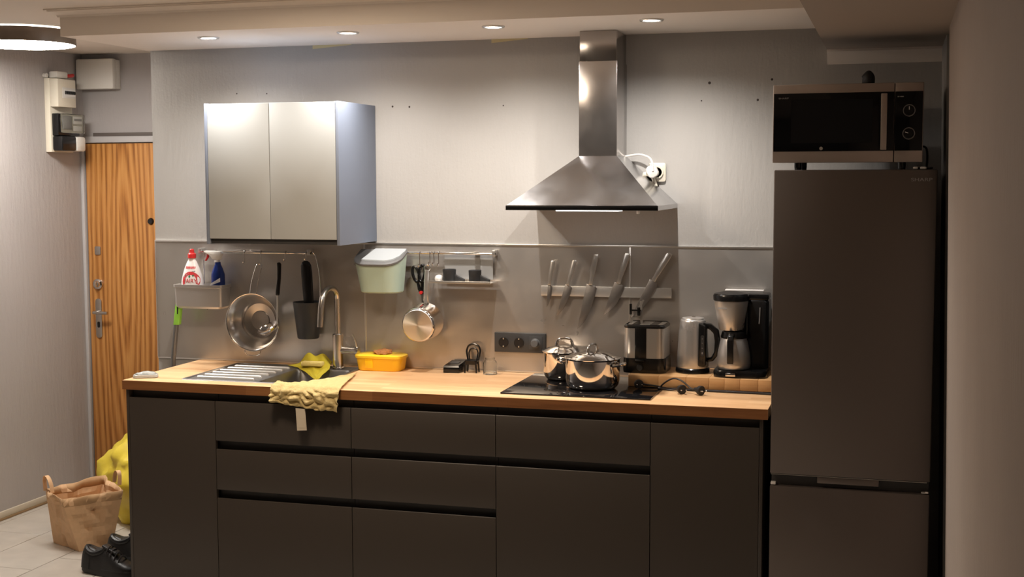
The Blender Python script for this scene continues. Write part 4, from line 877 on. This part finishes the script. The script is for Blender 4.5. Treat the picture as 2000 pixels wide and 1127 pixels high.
# ================================================================== HALL: METERS, BAGS, SHOES
t = thing('meter_board', 'white backboard with breaker box and electricity meter on the hall wall beside the door', 'electrical board', (XL, .82, 1.9))
part('backboard', MB().box(XL+.0005, -1.303, .738, .935, 1.897, 2.292, .003), 'offwhite', t)
bb = part('breaker_box', MB().box(-1.303, -1.252, .738, .898, 2.138, 2.288, .004), 'offwhite', t)
part('breaker_window', MB().box(-1.2522, -1.2505, .775, .892, 2.186, 2.243, .0008), 'white', bb)
part('breaker_recess', MB().box(-1.2505, -1.2498, .790, .890, 2.196, 2.232), 'wprint', bb)
for k in range(5): 
    y = .796+k*.019
    part('breaker_switch', MB().prism([(-1.2495, 2.226), (-1.2495, 2.207), (-1.243, 2.211), (-1.245, 2.224)], y, y+.013, 'xz'), 'black', bb)
mtr = part('meter_base', MB().box(-1.303, -1.264, .748, .94, 1.985, 2.104, .004), 'black', t)
mf = part('meter_window', MB().box(-1.2638, -1.238, .766, .956, 2.0, 2.104, .006), 'meterglass', mtr)
part('meter_face', MB().box(-1.2636, -1.262, .772, .95, 2.006, 2.098), 'meterface', mtr)
part('meter_dial', MB().box(-1.2618, -1.255, .862, .940, 2.05, 2.09, .002).box(-1.2618, -1.258, .862, .940, 2.014, 2.04, .002), 'wprint', mtr)
part('meter_counter', MB().box(-1.2618, -1.254, .780, .85, 2.02, 2.09, .004).box(-1.2538, -1.2532, .868, .935, 2.066, 2.078), 'greyprint', mtr)
part('terminal_cover', MB().box(-1.303, -1.238, .745, .872, 1.904, 1.984, .01), 'black', t)
part('seal_cover', MB().box(-1.303, -1.235, .874, .955, 1.902, 1.982, .012), 'white', t)
part('cable_entry', MB().box(-1.325, -1.27, .76, .86, 2.2925, 2.330, .010), 'white', t)
part('red_cable', MB().tube([(-1.285, .862, 2.31), (-1.285, .885, 2.311), (-1.287, .91, 2.314), (-1.29, .93, 2.318)], .010, 8, smooth=3), 'red', t)
solo('conduit_cap', MB().lathe([(0, 0), (.010, 0), (.012, .003), (.012, .024), (0, .026)], (XL+.0005, .735, 2.305), 'x', 16), 'white', 'small round white cap on the hall wall at the top corner of the meter board', 'cap')
t = thing('junction_box', 'plain white junction box high on the hall wall above the door', 'box', (-1.21, YD, 2.27))
part('case', MB().box(-1.318, -1.092, YD-.045, YD-.0005, 2.250, 2.408, .004), 'white', t)
part('cover', MB().box(-1.322, -1.088, YD-.085, YD-.0455, 2.246, 2.412, .008), 'white', t)
# paper bag
bot = [(-.82, -.026), (-.606, -.129), (-.530, .030), (-.742, .125)]
tps = [(-.842, -.045), (-.662, -.175), (-.432, -.02), (-.640, .15)]
zt_ = [.268, .262, .282, .305]
def bagpt(i, s_, h):
    a, b = Vector(bot[i]), Vector(bot[(i+1) % 4]); c_, d_ = Vector(tps[i]), Vector(tps[(i+1) % 4])
    p = a.lerp(b, s_).lerp(c_.lerp(d_, s_), h); z = h*(zt_[i]*(1-s_)+zt_[(i+1) % 4]*s_)
    q = Vector((p.x, p.y, z)); cc = Vector((-.675, 0, z)); n_ = (q-cc).normalized()
    k = math.sin(math.pi*s_)*(.35+.65*h)+.0
    fold = abs(math.sin(8*(s_*.7+h*.9)+i*2+nz((s_*2, h*2, i), 2, 2.5)))
    return q+n_*(k*(nz(q, 9, .035)+nz(q, 24, .026)+.016*fold-.014))+Vector((0, 0, nz(q, 14, .01)*h))
mb = MB(); NS, NH = 11, 13
ringsb = [[tuple(bagpt(i, k/NS, j/NH)) if j else (lambda q: (q.x, q.y, .001))(bagpt(i, k/NS, 0)) for i in range(4) for k in range(NS)] for j in range(NH+1)]
mb.loft(ringsb, cap=False); mb.add(ringsb[0], [tuple(range(len(ringsb[0])))])
t = thing('paper_bag', 'brown crumpled paper carrier bag standing open on the floor by the door', 'bag', (-.67, 0, 0))
part('bag', mb, 'paper', t, solid=.0015, ang=9)
def strap(a, b, h, lean, nm):
    a, b = Vector(a), Vector(b); sd = (b-a).normalized(); rg = []
    for k in range(13):
        q = math.pi*k/12; p = a.lerp(b, .5-.5*math.cos(q))+Vector((lean[0], lean[1], 0))*math.sin(q)+Vector((0, 0, h*math.sin(q)**.7))
        n_ = Vector((-sd.y, sd.x, 0)); tg_ = (sd*math.sin(q)*.5+Vector((0, 0, math.cos(q)))).normalized(); wv = n_*.010
        rg.append([tuple(p-wv), tuple(p+wv), tuple(p+wv+sd*.001), tuple(p-wv+sd*.001)])
    part(nm, MB().loft(rg), 'paper', t)
strap((-.835, -.055, .262), (-.775, -.085, .262), .078, (-.012, 0), 'handle')
strap((-.56, .105, .285), (-.50, .055, .285), .07, (.02, -.02), 'handle')
part('rim_fold', MB().loft([[tuple(Vector(p)+Vector((0, 0, -.03))) for p in []] or [tuple(Vector(p)*1.0) for p in ringsb[-3]], [tuple(p) for p in ringsb[-1]]], cap=False), 'paperdark', t, solid=.002)
# yellow refuse sack
def sack(u, v):
    a = 2*math.pi*u; z = .60*v; r = (.09+.17*math.sin(math.pi*min(1, .12+v*.86))**.75)*(1-.25*max(0, v-.7)/.3)
    cr = 1+.10*math.sin(5*a+7*v)+.06*math.sin(11*a-9*v)
    p = Vector((-.575+1.12*r*cr*math.cos(a), .52+1.1*r*cr*math.sin(a), .004+z*.86))
    n_ = Vector((math.cos(a), math.sin(a), .2)); f = abs(nz(p, 11, 1))
    return p+n_*(nz(p, 5, .03)+nz(p, 16, .014)-.03*f-.014*abs(math.sin(9*a+nz(p, 5, 3))))
sk = MB(); ringsk = []
for j in range(37):
    v = j/36; rg = [sack(i/56, v) for i in range(56)]
    if v > .999: cen = sum(rg, Vector())/56; rg = [cen.lerp(p, .25) for p in rg]
    if j == 0: rg = [Vector((p.x, p.y, .001)) for p in rg]
    ringsk.append([(p.x, min(p.y, 1.03), max(p.z, .001)) for p in rg])
sk.loft(ringsk)
solo('refuse_sack', sk, 'ybag', 'full yellow plastic refuse sack on the floor between the door and the cabinets', 'sack', ang=60)
# shoes
def shoe(ox, oy, ang, lab):
    t = thing('shoe', lab, 'shoe', (ox, oy, 0), 'black shoes beside the cabinet')
    T_ = Matrix.Translation((ox, oy, 0)) @ Matrix.Rotation(ang, 4, 'Z')
    def outline(n=40, k=1.0):
        pts = []
        for i in range(n):
            a = 2*math.pi*i/n; x = .148*math.cos(a); s_ = math.sin(a)
            wdt = .041+.013*sstep((x+.06)/.16)-.004*sstep((-x-.05)/.1)
            pts.append((x*k, (wdt*k)*(abs(s_)**.7)*(1 if s_ > 0 else -1)))
        return pts
    part('sole', MB().loft([ring3(outline(k=.96), .0008), ring3(outline(k=1.02), .010), ring3(outline(k=1.02), .028), ring3(outline(k=.97), .034)], T=T_), 'rubber', t)
    # upper: arched sections from heel (-x) to toe (+x): half width, crown height
    sec = [(-.140, .020, .085), (-.132, .030, .112), (-.115, .036, .122), (-.085, .038, .112), (-.055, .039, .102), (-.030, .040, .112), (-.010, .041, .120), (.015, .043, .108), (.045, .046, .088), (.075, .049, .071), (.105, .047, .060), (.128, .038, .052), (.142, .022, .042)]
    rg = []
    for x, hw, h in sec:
        r_ = []
        for k in range(17):
            q = math.pi*k/16; e = .62
            yy = hw*(abs(math.cos(q))**e)*(1 if math.cos(q) > 0 else -1)
            zz = .030+(h-.030)*math.sin(q)**.75
            yy *= 1-.30*((zz-.03)/.09 if zz < .12 else 1)*(1 if x < 0 else .6)
            r_.append((x, yy, zz))
        rg.append(r_+[(x, -hw*.9, .029), (x, hw*.9, .029)])
    up = part('upper', MB().loft(rg, T=T_), 'shoe', t, ang=70)
    col = [(-.068+.052*math.cos(q), .026*math.sin(q), .112+.010*math.cos(q*2)-.006) for q in [2*math.pi*k/24 for k in range(24)]]
    part('collar', MB().tube(col, .011, 8, closed=True, T=T_), 'shoe', t)
    part('opening', MB().add([(x*.95-.003, y*.85, z+.003) for x, y, z in col], [tuple(range(24))], T_), 'rubber', t)
    part('tongue', MB().box(-.03, .05, -.020, .020, -.005, .006, .005, T_ @ Matrix.Translation((.0, 0, .120)) @ Matrix.Rotation(R(22), 4, 'Y')), 'shoe', t)
    part('heel_counter', MB().loft([[(x*1.015, y*1.06, z*.93) for x, y, z in rg[k][:17]]+[(x*1.0, y*.98, z*.90) for x, y, z in rg[k][:17][::-1]] for k in range(0, 4)], T=T_), 'rubber', t)
    for k in range(4):
        x = .005+k*.021; z = .126-k*.0125
        part('lace', MB().tube([(x, -.030, z-.022), (x+.003, -.013, z+.002), (x+.003, .013, z+.002), (x, .030, z-.022)], .0032, 6, smooth=3, T=T_), 'cable', t)
shoe(-.262, -.40, R(-6), 'black lace-up shoe on the floor nearest the camera, beside the cabinet end')
shoe(-.255, -.20, R(2), 'black shoe on the floor behind the front shoe, beside the cabinet end')
